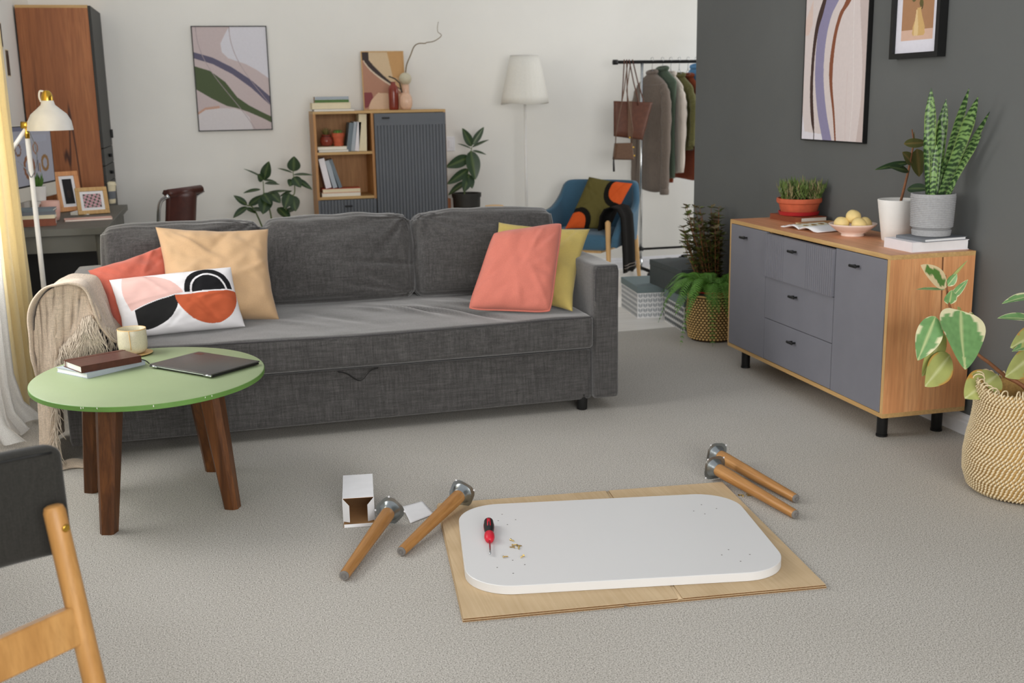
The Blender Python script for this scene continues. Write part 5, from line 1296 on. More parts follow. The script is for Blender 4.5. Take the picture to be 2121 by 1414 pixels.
p_ = Vector((.005, -th * .5 - .008, 0)); MB().tube([(.0, -.028, .012), (.001, -.03, -.004)], .006, 8).build('buckle', 'brass', to, True)
# small crossbody bag
q2 = [AY(1274, 297, tyb - .085), AY(1308, 296, tyb - .085), AY(1312, 331, tyb - .085), AY(1270, 330, tyb - .085)]
cbg = thing('crossbody_bag', 'small brown crossbody bag hanging below the tote', 'bag', (q2[3] + q2[2]) / 2); CB = (q2[3] + q2[2]) / 2
pts = [p - CB for p in q2]; cen = sum(pts, Vector()) / 4
b = MB(); b.hull([(cen + (p - cen) * k + Vector((0, y, 0))) for p in pts for k, y in ((1, -.018), (1, .018), (.86, -.03), (.86, .03), (1.03, 0))]); b.build('bag_body', 'tan_leather', cbg)
MB().tube([pts[0].lerp(pts[1], .02) + Vector((0, 0, -.01)), pts[0] + Vector((0, -.02, .08)), Vector((.0, -.01, .50)), AY(1300, 130, RY_) - CB + Vector((0, 0, 0))], .004, 6).build('strap', 'tan_leather', cbg, True)
MB().tube([pts[1] + Vector((0, 0, -.008)), Vector((pts[1].x + .006, -.01, .22)), Vector((.02, -.01, .50)), AY(1306, 131, RY_) - CB], .004, 6).build('strap', 'tan_leather', cbg, True)
for k in (.25, .75): p = pts[1].lerp(pts[2], k); MB().lathe([(.009, -.006), (.009, .006)], 12, tuple(p + Vector((.003, -.012, 0)))).build('ring', 'brass', cbg, True)
p = pts[3]; MB().tube([p + Vector((0, -.01, .02)), p + Vector((.0, -.012, -.03)), p + Vector((.002, -.012, -.088))], [.004, .007, .008], 8).build('tassel', 'black', cbg, True)

# shoes on the floor by the rack
def shoe(label, loc, rz):
    o = thing('shoe', label, 'shoe', loc, rz, 'black shoes by the rack')
    up = [(0, .0, .03), (.0, .04, .09), (.0, .10, .12)]
    pts = []
    for (y, w, h) in ((-.13, .03, .05), (-.10, .042, .055), (-.03, .044, .07), (.05, .036, .10), (.11, .034, .16), (.135, .030, .16)): pts += [(-w, y, .018), (w, y, .018), (-w * .8, y, h), (w * .8, y, h)]
    MB().hull(pts).build('upper', 'shoe', o, True)
    MB().prism([(-.028, -.14), (.028, -.14), (.046, -.08), (.038, .02), (.036, .14), (-.036, .14), (-.038, .02), (-.046, -.08)], 0, .018).build('sole', 'black', o)
    MB().tube([(.025 * math.cos(a), .085 + .035 * math.sin(a), .165) for a in [2 * PI * i / 14 for i in range(14)]], .006, 6, closed=True).build('ankle_collar', 'shoe', o, True)
    b = MB()
    for k in range(4): b.tube([(-.022, -.03 + k * .025, .075 + k * .017), (.022, -.02 + k * .025, .08 + k * .017)], .003, 5)
    b.build('laces', 'black', o, True); return o
shoe('black ankle shoe on the floor nearest the armchair', (3.02 + .29, 7.93, FL), 2.3); shoe('black ankle shoe behind the dark storage box', (3.52, 8.04, FL), 2.0)

# ------------------------------------------------------------------ blue armchair
AC = Vector((2.568, 7.79, FL)); ACR = -.72
ac = thing('armchair', 'blue felt tub armchair with pale wooden legs in the back corner', 'armchair', AC, ACR)
HW, HD = .305, .27
def upath(s):
    """plan curve from the left arm tip round the back to the right arm tip; -1..1"""
    a = s * PI * .5; x = HW * math.copysign(abs(math.sin(a)) ** .55, s); y = HD * (abs(math.cos(a)) ** .7) 
    if abs(s) > .62: y = HD * (abs(math.cos(a)) ** .7) - (abs(s) - .62) / .38 * .30
    return x, y
def shell(u, v):
    s = (u * 2 - 1); x, y = upath(s); t = abs(s)
    top = .775 - .215 / (1 + math.exp(-(t - .60) * 22)) - .14 * max(0, (t - .86) / .14) ** 2
    bot = .355; z = bot + (top - bot) * v; flare = 1 + .05 * v
    return (x * flare, y * flare + .05 * (z - .4) * (1 if t < .5 else max(0, 1 - (t - .5) * 4)), z)
MB().sheet(64, 16, shell, .045).build('shell', 'blue_felt', ac, True)
vs, fs = softbox(.275, .28, .055, .04, (24, 24, 8), (0, 0, .012)); b = MB(); b.M = Matrix.Translation((0, -.03, .375)); b.add(vs, fs); b.build('seat', 'blue_felt', ac, True)
MB().rbox(-.20, .20, -.22, .18, .29, .322, .01).build('base_frame', 'beech_pale', ac, 'auto')
for (x, y, zt) in ((-.30, -.27, .50), (.272, -.27, .53), (-.27, .20, .36), (.29, .22, .38)):
    k = 1.07; MB().tube([(x, y, zt), (x * 1.01, y * 1.02, zt - .01), (x * k * 1.03, y * 1.16, .004)], [.010, .020, .0125], 16).build('leg', 'beech_pale', ac, True)
def accol(u, v, side):
    if side < 0: return (84, 78, 44)
    c = (96, 88, 48)
    r = math.hypot((u - .90) / .30, (v - .80) / .30)
    if r < 1.35: c = (26, 24, 20)
    if r < 1.0: c = (206, 88, 40)
    r = math.hypot((u - .10) / .32, (v - .02) / .26)
    if r < 1.35: c = (26, 24, 20)
    if r < 1.0: c = (206, 88, 40)
    if u > .72 and v < .16 + (u - .72) * 1.2: c = (34, 31, 28)
    return c
pillow('cushion', 'olive cushion with orange and black shapes on the blue armchair', AY(1220, 366, 7.86), AY(1310, 380, 7.72), AY(1262, 476, 7.56), AY(1170, 474, 7.66), .10, 'printed_cloth', .05, nu=150, nv=150, seed=61, wrk=.012, col=accol)
# black throw over the right arm
bt = thing('throw_blanket', 'black knitted throw hanging over the arm of the blue armchair', 'blanket', AC, ACR)
def bthrow(u, v):
    y = -.27 + .25 * v; s = u
    path = [(.195, .46), (.205, .56), (.235, .612), (.285, .630), (.340, .618), (.375, .56), (.388, .42), (.393, .30), (.396, .165)]
    k = s * (len(path) - 1); i = min(len(path) - 2, int(k)); f = k - i; x = path[i][0] * (1 - f) + path[i + 1][0] * f; z = path[i][1] * (1 - f) + path[i + 1][1] * f
    return (x + .006 * math.sin(v * 11), y + (.012 * math.sin(s * 6)), z)
MB().sheet(48, 20, bthrow, .008).build('knit_sheet', 'black_throw', bt, True)
for z in (.20, .22): MB().tube([(.404 + .006 * math.sin(v / 12 * 11), -.27 + .25 * v / 12 + .012 * math.sin(5.5), z) for v in range(13)], .003, 5).build('stripe', 'coat', bt, True)

# ------------------------------------------------------------------ white floor lamp
fl = thing('floor_lamp', 'white floor lamp with a tapered pleated shade near the back wall', 'lamp', (2.232, 8.25, FL))
MB().lathe([(.13, 0), (.135, .006), (.135, .016), (.02, .026), (.012, .04)], 40).build('base', 'white_lamp', fl, 'auto')
MB().cyl((0, 0, .03), (0, 0, 1.64), .0095).build('pole', 'white_lamp', fl, True)
vs = []; fs = []; seg = 96; zz = [(1.343, .180), (1.40, .171), (1.50, .150), (1.60, .128), (1.697, .104)]
for z, r in zz:
    for i in range(seg): a = 2 * PI * i / seg; rr = r * (1 + .004 * math.sin(a * 24)); vs.append((rr * math.cos(a), rr * math.sin(a), z - (.006 * math.sin(a * 3) if z < 1.35 else 0)))
for j in range(4):
    for i in range(seg): k = (i + 1) % seg; fs.append((j * seg + i, j * seg + k, (j + 1) * seg + k, (j + 1) * seg + i))
m = len(vs); vs += [(x * .985, y * .985, z) for x, y, z in vs]; fs += [tuple(m + q for q in reversed(f)) for f in fs]; fs += [(i, m + i, m + (i + 1) % seg, (i + 1) % seg) for i in range(seg)] + [(4 * seg + i, 4 * seg + (i + 1) % seg, m + 4 * seg + (i + 1) % seg, m + 4 * seg + i) for i in range(seg)]
MB().add(vs, fs).build('lamp_shade', 'shade', fl, True)
MB().tube([(.106 * math.cos(a), .106 * math.sin(a), 1.694) for a in [2 * PI * i / 32 for i in range(32)]], .003, 6, closed=True).tube([(-.104, 0, 1.69), (.104, 0, 1.69)], .003, 6).build('shade_ring', 'white_lamp', fl, True)
# small wooden stool showing above the sofa back
sl = thing('stool', 'small round wooden stool just showing above the sofa back', 'stool', (AY(1024, 427, 7.4).x, 7.4, FL))
zt_ = AY(1024, 424, 7.4).z
MB().lathe([(.05, zt_ - .022), (.062, zt_ - .018), (.064, zt_ - .004), (.060, zt_)], 28).build('top', 'beech_pale', sl, 'auto')
for k in range(3): a = 2 * PI * k / 3 + .4; MB().cyl((.10 * math.cos(a), .10 * math.sin(a), 0), (.035 * math.cos(a), .035 * math.sin(a), zt_ - .02), .010).build('leg', 'beech_pale', sl, True)
# ------------------------------------------------------------------ bookcase on the back wall
KX0, KX1, KY0, KY1, KH = .646, 1.606, 8.172, 8.545, 1.316
bc = thing('bookcase', 'oak bookcase with grey fluted door and open shelves behind the sofa', 'bookcase', (KX0, KY0, FL))
w, d = KX1 - KX0, KY1 - KY0; t = .018; xm = .430
MB().box(0, w, 0, d, KH - t, KH).build('top_panel', 'oak_x', bc)
for x in (0, w - t): MB().box(x, x + t, 0, d, .06, KH - t).build('side_panel', 'shelf_oak', bc)
MB().box(xm - t, xm, .001, d - .006, .06, KH - t).build('divider', 'shelf_oak', bc)
for z in (.06, .690, 1.010): MB().box(t, xm - t if z > .1 else w - t, .001, d - .006, z, z + t).build('shelf', 'oak_x', bc)
MB().box(t, w - t, d - .006, d - .001, .078, KH - t).build('back_panel', 'shelf_oak', bc)
def fluted(x0, x1, z0, z1, y, per=.0235, dep=.010, plain_top=0.0):
    n = max(2, round((x1 - x0) / per)); p = (x1 - x0) / n; poly = [(x0, y + .018)]
    for i in range(n): a = x0 + i * p; poly += [(a + .0004, y), (a + p * .62, y), (a + p * .70, y + dep), (a + p * .96, y + dep)]
    poly += [(x1, y + .002), (x1, y + .018)]
    b = MB().prism(poly, z0, z1 - plain_top)
    if plain_top: b.box(x0, x1, y, y + .018, z1 - plain_top, z1)
    return b
def bhandle(parent, x, z, y):
    return MB().box(x - .028, x + .028, y - .026, y - .018, z - .006, z + .006, .003).box(x - .018, x - .010, y - .020, y + .001, z - .004, z + .004).box(x + .010, x + .018, y - .020, y + .001, z - .004, z + .004).build('handle', 'black_metal', parent)
dd = fluted(xm + .004, w - .004, .085, KH - t - .004, -.016, plain_top=.085).build('door', 'grey_dark_front', bc); bhandle(dd, .515, 1.262, -.016)
for (z0, z1) in ((.385, .686), (.085, .381)):
    o = fluted(.004, xm - .002, z0, z1, -.016).build('drawer', 'grey_dark_front', bc); bhandle(o, .200 + .02, z1 - .045, -.016)
for x in (.05, w - .05):
    for y in (.05, d - .05): MB().lathe([(.018, 0), (.020, .06)], 16, (x, y, 0)).build('leg', 'black_metal', bc, 'auto')
def stand_book(label, px0, px1, pyt, pyb, shelf_z, cover, lean=0.0, dep=.19, y=8.21, name='book', group=None):
    """upright book seen by its spine or fore-edge, set from its outline on the shelf"""
    a = AY(px0, pyb, y); c = AY(px1, pyb, y); tpt = AY((px0 + px1) / 2, pyt, y); wd = max(.008, c.x - a.x); ht = tpt.z - shelf_z
    o = thing(name, label, 'book', ((a.x + c.x) / 2, y, shelf_z + .0005 + abs(math.sin(lean)) * wd / 2), 0, group); o.rotation_euler = (0, lean, 0)
    h = .0018; ht = (ht - abs(math.sin(lean)) * wd) / max(.5, math.cos(lean))
    MB().box(-wd / 2, -wd / 2 + h, 0, dep, 0, ht).box(wd / 2 - h, wd / 2, 0, dep, 0, ht).box(-wd / 2 + h, wd / 2 - h, 0, h, 0, ht).build('cover', cover, o)
    MB().box(-wd / 2 + h, wd / 2 - h, h, dep - .004, .003, ht - .003).build('page_block', 'paper', o); return o
def flat_book(label, px0, px1, z, h, cover, page='paper', y=8.20, dep=.15, spine='+y', rz=0.0):
    a = AY(px0, 300, y).x; c = AY(px1, 300, y).x; return book('book', label, c - a, dep, h, cover, page, spine, ((a + c) / 2, y + dep / 2, z), rz)
S1, S2, ST = FL + 1.010 + t + .0005, FL + .690 + t + .0005, FL + KH + .0005
# upper compartment
flat_book('grey book at the bottom of the pile under the small pots', 659, 722, S1, .016, 'grey_cover'); flat_book('cream book on top of the pile under the small pots', 657, 719, S1 + .0165, .022, 'cream')
stand_book('tall cream hardback upright at the right of the top shelf', 744, 760, 236, 312, S1, 'cream', .03); stand_book('cream book with grey spine leaning on the top shelf', 735, 744, 252, 313, S1, 'white_cover', .12)
stand_book('grey book leaning beside the cream book on the top shelf', 727, 735, 252, 314, S1, 'grey_cover', .14); stand_book('leftmost slate grey book leaning on the top shelf', 718, 727, 254, 314, S1, 'slate_cover', .15)
def small_pot(label, px, pz_top, z, r, prof, mat, plant):
    x = AY(px, 290, 8.27).x; o = thing('potted_plant', label, 'plant', (x, 8.27, z)); MB().lathe([(q * r, zz) for q, zz in prof], 32, cap1=False).build('pot', mat, o, 'auto')
    zt = prof[-3][1]; MB().lathe([(r * .72, zt - .016), (r * .74, zt - .008), (.001, zt - .006)], 20, cap1=False).build('soil', 'soil', o)
    if plant == 'spiky':
        for k in range(16):
            a = k * 2.4; e = .35 + .55 * (k % 5) / 4; d_ = Vector((math.cos(a) * e, math.sin(a) * e, 1)).normalized(); add_leaf(o, (0, 0, zt - .012), d_, .055 + .02 * random.random(), .012, 'ficus_bronze', (math.cos(a), math.sin(a), .2), 0, .1, .3, 2, 5)
    else:
        for k in range(7):
            a = k * .9; rr = .5 * r * (0 if k == 0 else 1); b = MB(); b.lathe([(.004, 0), (.013, .008), (.014, .02), (.009, .03), (.001, .033)], 10, (rr * math.cos(a), rr * math.sin(a), zt - .012)); b.build('cactus_head', 'fern' if k % 2 else 'succ', o, True)
    return o
small_pot('small spiky succulent in a round burgundy pot on the shelf', 676, 0, S1 + .039, .048, [(.5, 0), (.8, .008), (1, .03), (.95, .052), (.66, .076), (.7, .084), (.62, .082), (.58, .06), (.01, .06)], 'burgundy', 'spiky')
small_pot('small cactus in a terracotta pot on the shelf', 701, 0, S1 + .039, .047, [(.62, 0), (.72, .002), (.80, .02), (.74, .022), (.9, .066), (1.0, .066), (1.02, .094), (.94, .094), (.88, .07), (.01, .07)], 'terracotta', 'cactus')
# lower compartment
flat_book('cream book under the red covered book on the lower shelf', 661, 743, S2, .027, 'cream'); flat_book('cream paged book with a red cover on the lower shelf', 663, 743, S2 + .0275, .030, 'red_cover', 'cream')
zz = S2 + .058
stand_book('white binder leaning left on the lower shelf', 675, 687, 327, 387, zz, 'white_cover', -.20, name='binder'); stand_book('grey book leaning beside the white binder', 690, 699, 331, 387, zz, 'grey_cover', -.24); stand_book('thin slate book leaning at the right of the white binder', 702, 709, 329, 386, zz, 'slate_cover', -.30)
# on top of the bookcase
flat_book('pale blue book at the bottom of the pile on the bookcase', 654, 738, ST, .016, 'grey_cover'); flat_book('thick cream book in the pile on the bookcase', 650, 731, ST + .0165, .044, 'cream', 'cream')
flat_book('green covered book in the pile on the bookcase', 657, 727, ST + .061, .020, 'green_cover', 'tan_cover', spine='-y'); flat_book('grey and tan book on top of the pile on the bookcase', 657, 727, ST + .0815, .021, 'grey_cover', 'tan_cover', spine='-y')
# leaning abstract canvas
cv = thing('canvas_print', 'beige abstract print in a thin wooden frame leaning on the bookcase', 'picture', (1.045, 8.44, ST)); cv.rotation_euler = (-.12, 0, 0)
cw, chh = .318, .430; MB().box(0, cw, 0, .014, 0, .007).box(0, cw, 0, .014, chh - .007, chh).box(0, .007, 0, .014, .007, chh - .007).box(cw - .007, cw, 0, .014, .007, chh - .007).build('frame', 'oak_z', cv); MB().box(.007, cw - .007, .006, .012, .007, chh - .007).build('backing_board', 'card_inner', cv)
def art3(u, v):
    P = Paint(u, (214, 176, 132)); P.put((u < .72 - .1 * v + .2 * (1 - v)) & (v > .4), (218, 192, 156)); P.put((u > .62 - .25 * (v - 1)) & (v > .55), (204, 158, 104))
    line = .98 - .55 * np.sqrt(np.clip(u * 1.05, 0, 1)) - .12 * u
    P.put((v < line) , (184, 136, 112)); P.put((v < line) & (v > line - .035), (226, 206, 182))
    P.put((v > line) & (v < line + .16 * (1 - u) ** 1.5 + .012) & (u < .95), (62, 50, 48)); P.put((u < .17) & (v > .86), (62, 50, 48))
    P.put((v < .30) & (u < .30) & ((u / .2) ** 2 + ((v - .2) / .16) ** 2 < 1.2), (138, 68, 70))
    P.put((v < .30 - .04 * u) & (u > .10 + .35 * (v - .02) * (v - .02) * 9 + .10 * v), (222, 190, 160)); return P.K
grid_mesh('print', 100, 130, lambda u, v: (.007 + u * (cw - .014), u * 0 + .003, .007 + v * (chh - .014)), art3, 'printed', cv)
def vase(name, label, px, prof, mat, y, sc=1.0, ribs=0):
    x = AY(px, 222, y).x; o = MB(); seg = 48; vs = []; fs = []
    for r, z in prof:
        for i in range(seg): a = 2 * PI * i / seg; rr = r * (1 + (.03 * math.cos(a * ribs) if ribs and .01 < z else 0)); vs.append((rr * math.cos(a), rr * math.sin(a), z))
    n = len(prof); fs = [(j * seg + i, j * seg + (i + 1) % seg, (j + 1) * seg + (i + 1) % seg, (j + 1) * seg + i) for j in range(n - 1) for i in range(seg)] + [tuple(range(seg - 1, -1, -1)), tuple((n - 1) * seg + i for i in range(seg))]
    q = o.add(vs, fs).build(name, mat, None, True); q.location = (x, y, ST); return tag(q, label, 'vase')
vase('vase', 'tall burgundy bottle vase on the bookcase', 816, [(.030, 0), (.034, .004), (.036, .02), (.037, .12), (.036, .15), (.030, .168), (.018, .18), (.016, .195), (.019, .2), (.015, .2), (.012, .18), (.001, .17)], 'burgundy', 8.25)
vase('vase', 'short ribbed peach glazed vase on the bookcase', 841, [(.026, 0), (.034, .004), (.045, .03), (.048, .06), (.044, .09), (.034, .108), (.028, .112), (.032, .122), (.028, .122), (.022, .10), (.001, .09)], 'peach_glaze', 8.22, ribs=14)
vx = AY(839, 150, 8.34).x
vb = thing('vase', 'pale vase with a round head holding a dry twisted branch', 'vase', (vx, 8.345, ST))
MB().lathe([(.030, 0), (.034, .003), (.030, .03), (.026, .14), (.027, .182)], 36).build('neck', 'peach_glaze', vb, True)
pr = [(.020, .178)] + [(.046 * math.sin(a), .222 - .046 * math.cos(a)) for a in [.45 + (PI - .75) * i / 14 for i in range(15)]] + [(.008, .255), (.001, .245)]
MB().lathe(pr, 36, cap1=False).build('round_head', 'stoneware', vb, True)
VB = Vector((vx, 8.345, ST))
br_ = [Vector((.0, 0, .235))] + [AY(a, c, 8.345) - VB for a, c in ((842, 135), (850, 115), (858, 96), (868, 90), (880, 90), (884, 88), (897, 86), (908, 80), (914, 74), (912, 70), (907, 66), (906, 56), (908, 45))]
P = curve_pts(br_, 4); MB().tube(P, [.0045 - .003 * i / len(P) for i in range(len(P))], 7).build('branch', 'branch', vb, True)
MB().tube([AY(805, 158, 8.30) - VB, AY(818, 163, 8.30) - VB, AY(828, 172, 8.30) - VB, Vector((-.02, -.05, .04))], .005, 6).build('twig', 'dark_pot', vb, True)

# light switch plate beside the bookcase
sw = thing('wall_switch', 'small white switch plate on the back wall right of the bookcase', 'switch', (AY(933, 300, 8.57).x, YB - .001, AY(930, 298, 8.57).z))
MB().box(-.035, .035, -.009, 0, -.055, .055, .004).build('plate', 'white_trim', sw); MB().box(-.016, .016, -.013, -.009, -.03, .03, .002).build('rocker', 'white_trim', sw)

# ------------------------------------------------------------------ rubber plants beside the bookcase
def ficus(label, root, stems, leaves, pot_r, pot_h, y):
    o = thing('rubber_plant', label, 'plant', root); R0 = Vector(root)
    MB().lathe([(pot_r * .75, 0), (pot_r, pot_h - .03), (pot_r * 1.06, pot_h - .03), (pot_r * 1.08, pot_h), (pot_r * .98, pot_h), (pot_r * .94, pot_h - .04), (.001, pot_h - .045)], 36, cap1=False).build('pot', 'dark_pot', o, 'auto')
    for st in stems:
        P = curve_pts([Vector((0.01, 0, pot_h - .045))] + [AY(a, c, y + e) - R0 for a, c, e in st], 6); MB().tube(P, [.007 - .0045 * i / len(P) for i in range(len(P))], 7).build('stem', 'stem_green', o, True)
    for (a, c, e0, a1, c1, e1, wd, up) in leaves:
        p = AY(a, c, y + e0) - R0; q = AY(a1, c1, y + e1) - R0; dd = q - p; add_leaf(o, p, dd, dd.length * 1.06, wd * 1.3, 'ficus', up, 0, .08, .10, 6, 12)
    return o
F1, F2, F3 = (0, -1, .3), (.1, -.5, 1), (.6, -1, .2)
ficus('rubber plant with dark oval leaves left of the bookcase', (.33, 8.18, FL), [[(560, 440, 0), (548, 410, 0), (545, 375, 0)], [(595, 420, 0), (610, 400, 0), (607, 355, 0)], [(530, 440, 0), (512, 425, 0), (505, 418, 0)]], [
    (546, 372, 0, 556, 337, -.05, .062, F1), (545, 368, 0, 508, 348, 0, .020, F2), (545, 372, 0, 572, 376, -.06, .03, F2), (545, 373, 0, 535, 362, -.05, .05, F1), (548, 380, 0, 578, 380, 0, .035, F2),
    (540, 392, 0, 506, 397, -.05, .035, F2), (552, 400, 0, 600, 392, 0, .03, F2), (546, 400, 0, 560, 420, -.08, .06, F1), (553, 405, 0, 545, 440, -.08, .085, F1), (560, 398, 0, 580, 418, -.05, .06, F1),
    (608, 355, 0, 609, 326, -.03, .078, F1), (606, 358, 0, 577, 347, 0, .022, F2), (607, 362, 0, 646, 360, -.05, .034, F2), (608, 366, 0, 622, 386, -.06, .06, F1), (612, 370, 0, 645, 390, -.05, .04, F3), (606, 372, 0, 600, 384, -.06, .05, F1),
    (605, 395, 0, 580, 405, 0, .03, F2), (600, 400, 0, 590, 430, -.05, .07, F1), (606, 405, 0, 612, 435, -.05, .07, F1), (512, 425, 0, 486, 405, 0, .04, F3), (512, 428, 0, 484, 448, -.05, .05, F2), (515, 425, 0, 545, 405, -.03, .045, F3), (510, 430, 0, 528, 440, -.04, .04, F2), (575, 430, 0, 600, 452, -.05, .08, F2), (520, 432, 0, 545, 436, -.05, .05, F2), (590, 440, 0, 615, 430, 0, .05, F2)], .12, .26, 8.18)
ficus('rubber plant in a dark pot right of the bookcase', (1.775, 8.30, FL), [[(962, 400, 0), (972, 340, 0), (977, 305, 0)]], [
    (977, 303, 0, 960, 268, -.04, .056, F1), (978, 300, 0, 1001, 265, -.02, .045, F1), (978, 305, 0, 1010, 288, 0, .028, F2), (976, 308, 0, 950, 296, 0, .022, F2), (978, 312, 0, 1006, 318, -.05, .032, F2),
    (975, 312, 0, 985, 368, -.06, .092, F1), (972, 325, 0, 928, 345, -.05, .075, F3), (970, 350, 0, 930, 380, -.05, .06, F3), (972, 360, 0, 962, 395, -.06, .065, F1), (972, 362, 0, 978, 388, -.05, .05, F1), (966, 375, 0, 930, 400, -.05, .05, F2)], .105, .72 - .03, 8.30)
cr = MB(); crt = tag(cr.box(-.024, .024, -.06, .06, 0, .65, .003).build('wooden_crate', 'craft_oak_dark'), 'narrow brown wooden box between the bookcase and the dark plant pot', 'box'); crt.location = (1.634, 8.38, FL)

# ------------------------------------------------------------------ abstract picture on the back wall
p3w, p3h = .530, .742
f3 = frame_on_wall('framed_picture', 'abstract print with green and violet bands on the white back wall', (-.152, YB - .001, 1.184), (1, 0, 0), p3w, p3h, .020, .007, 'black_metal', (0, -1, 0))
def art4(u, v):
    P = Paint(u, (206, 190, 190)); y = 1 - v                           # y from the top
    edge = np.interp(y, [0, .08, .16, .24, .30, .36, .42, .5], [.50, .43, .37, .38, .46, .70, .85, 1.0]); P.put((u > edge) & (y < .5), (224, 222, 230))
    e2 = .30 + .05 * u; 
    vb = np.interp(u, [0, .25, .5, .75, 1.0], [.27, .325, .42, .55, .72]); P.put(np.abs(y - vb) < np.interp(u, [0, .5, 1], [.030, .034, .045]), (98, 94, 118))
    gt = np.interp(u, [0, .2, .4, .55, .7, .85, 1], [.375, .42, .53, .68, .76, .82, .875]); gb = np.interp(u, [0, .2, .4, .55, .7, .85, 1], [.60, .69, .765, .79, .83, .88, .935]); P.put((y > gt) & (y < gb), (78, 92, 58))
    wt_ = np.interp(u, [0, .1, .3, .5, .62, .70, .74], [.845, .80, .785, .79, .82, .88, 1.0]); P.put((y > wt_) & (u < .75) , (222, 216, 218))
    P.put((np.abs(y - wt_ + .012) < .012) & (u < .3), (206, 164, 144))
    for k in (0.0, .45):
        ln = np.abs(u - k - (.05 + .72 * y - .25 * np.sin(y * 3) * (1 - y))) < .0045; P.put(ln, (176, 160, 164))
    return P.K
grid_mesh('print', 240, 330, lambda u, v: (.007 + u * (p3w - .014), u * 0 - .017, .007 + v * (p3h - .014)), art4, 'printed', f3)

# ------------------------------------------------------------------ wardrobe in the far left corner
wx0, wx1, wy0, wy1, wh = XL + .012, -.772, 7.90, YB - .03, 2.020
wd = thing('wardrobe', 'tall oak sided wardrobe with dark doors in the far left corner', 'wardrobe', (wx0, wy0, FL)); w, d = wx1 - wx0, wy1 - wy0
for y in (0, d - .018): MB().box(0, w, y, y + .018, .03, wh - .018).build('side_panel', 'craft_oak_dark', wd)
MB().box(0, w, 0, d, wh - .018, wh).build('top_panel', 'oak_x', wd); MB().box(0, w, 0, d, 0, .03).build('plinth', 'wardrobe_dark', wd); MB().box(.001, .006, .018, d - .018, .03, wh - .018).build('back_panel', 'wardrobe_dark', wd)
o = MB().box(w, w + .018, .002, d - .002, 1.110, wh - .004, .001).build('door', 'wardrobe_dark', wd); MB().box(w + .018, w + .034, d - .06, d - .048, 1.16, 1.22, .003).build('handle', 'black_metal', o)
for z0, z1 in ((.995, 1.106), (.880, .991), (.50, .876), (.03, .496)):
    o = MB().box(w, w + .018, .002, d - .002, z0, z1, .001).build('drawer', 'wardrobe_dark', wd); MB().cyl((w + .017, d / 2, (z0 + z1) / 2), (w + .040, d / 2, (z0 + z1) / 2), .011).build('knob', 'black_metal', o, True)

# ------------------------------------------------------------------ desk and what stands on it
DX0, DX1, DY0, DY1, DZ = XL + .015, -.632, 6.405, 7.84, .74
dk = thing('desk', 'grey painted writing desk against the left wall', 'desk', (DX0, DY0, FL)); w, d = DX1 - DX0, DY1 - DY0
MB().box(0, w, 0, d, DZ - .038, DZ, .003).build('desk_top', 'desk_grey', dk); MB().box(.05, w - .06, .03, .048, DZ - .13, DZ - .039).build('end_apron', 'desk_grey', dk); MB().box(w - .05, w - .032, .05, d - .05, DZ - .13, DZ - .039).build('front_apron', 'desk_grey', dk)
pd = MB().box(.03, w - .07, .62, d - .06, .04, DZ - .14, .003).build('dark_fill_block', 'black', dk)  # black block with fronts, added to darken the space under the desk
for z0 in (.06, .26, .44): MB().box(w - .07, w - .058, .63, d - .07, z0, z0 + .15, .002).build('dark_fill_front', 'wardrobe_dark', pd)
for x in (.04, w - .05):
    for y in (.04, d - .04): MB().tube([(x, y, DZ - .039), (x + (.012 if x > .2 else -.01), y + (-.012 if y < .2 else .012), 0)], [.022, .015], 4 * 4).build('leg', 'desk_grey', dk, True)
DZ = DZ + FL
# monitor facing the room
mo = thing('monitor', 'white framed all in one computer monitor showing ring charts on the desk', 'monitor', (-1.072, 7.05, DZ + .0005), -.19)
MB().box(-.018, .0, -.36, .36, .115, .545, .004).build('case', 'screen_case', mo)
def scr(u, v):
    P = Paint(u, (182, 184, 198)); P.put(v > .93, (120, 124, 150))
    for (cx, cy, r, wv, c) in ((.42, .30, .17, .055, (150, 96, 60)), (.80, .34, .12, .05, (160, 120, 70)), (.20, .62, .09, .03, (140, 100, 70)), (.60, .62, .08, .03, (170, 120, 80))):
        q = np.hypot((u - cx), (v - cy) * .62); P.put((q < r * .8) & (q > r * .8 - wv * .8), c)
    P.put((np.abs(u - .62) < .02) & (v > .2) & (v < .42), (110, 100, 110)); P.put((np.abs(u - .66) < .012) & (v > .18) & (v < .35), (180, 140, 90)); P.put((v > .72) & (v < .86) & (u > .1) & (u < .9), (186, 190, 206)); return P.K
grid_mesh('screen', 70, 50, lambda u, v: (u * 0 + .0008, -.345 + .69 * u, .205 + .33 * v), scr, 'printed', mo)
MB().box(.0001, .0006, -.355, .355, .195, .54).build('bezel', 'black', mo); MB().box(-.06, .07, -.10, .10, 0, .008, .003).build('stand_base', 'screen_case', mo); MB().hull([(-.03, -.05, .008), (-.03, .05, .008), (-.022, -.05, .008), (-.022, .05, .008), (-.022, -.05, .2), (-.022, .05, .2), (-.0185, -.05, .2), (-.0185, .05, .2)]).build('stand_neck', 'screen_case', mo)
def desk_pt(px, py, dz=0): p = AZ(px, py, DZ + dz); return p
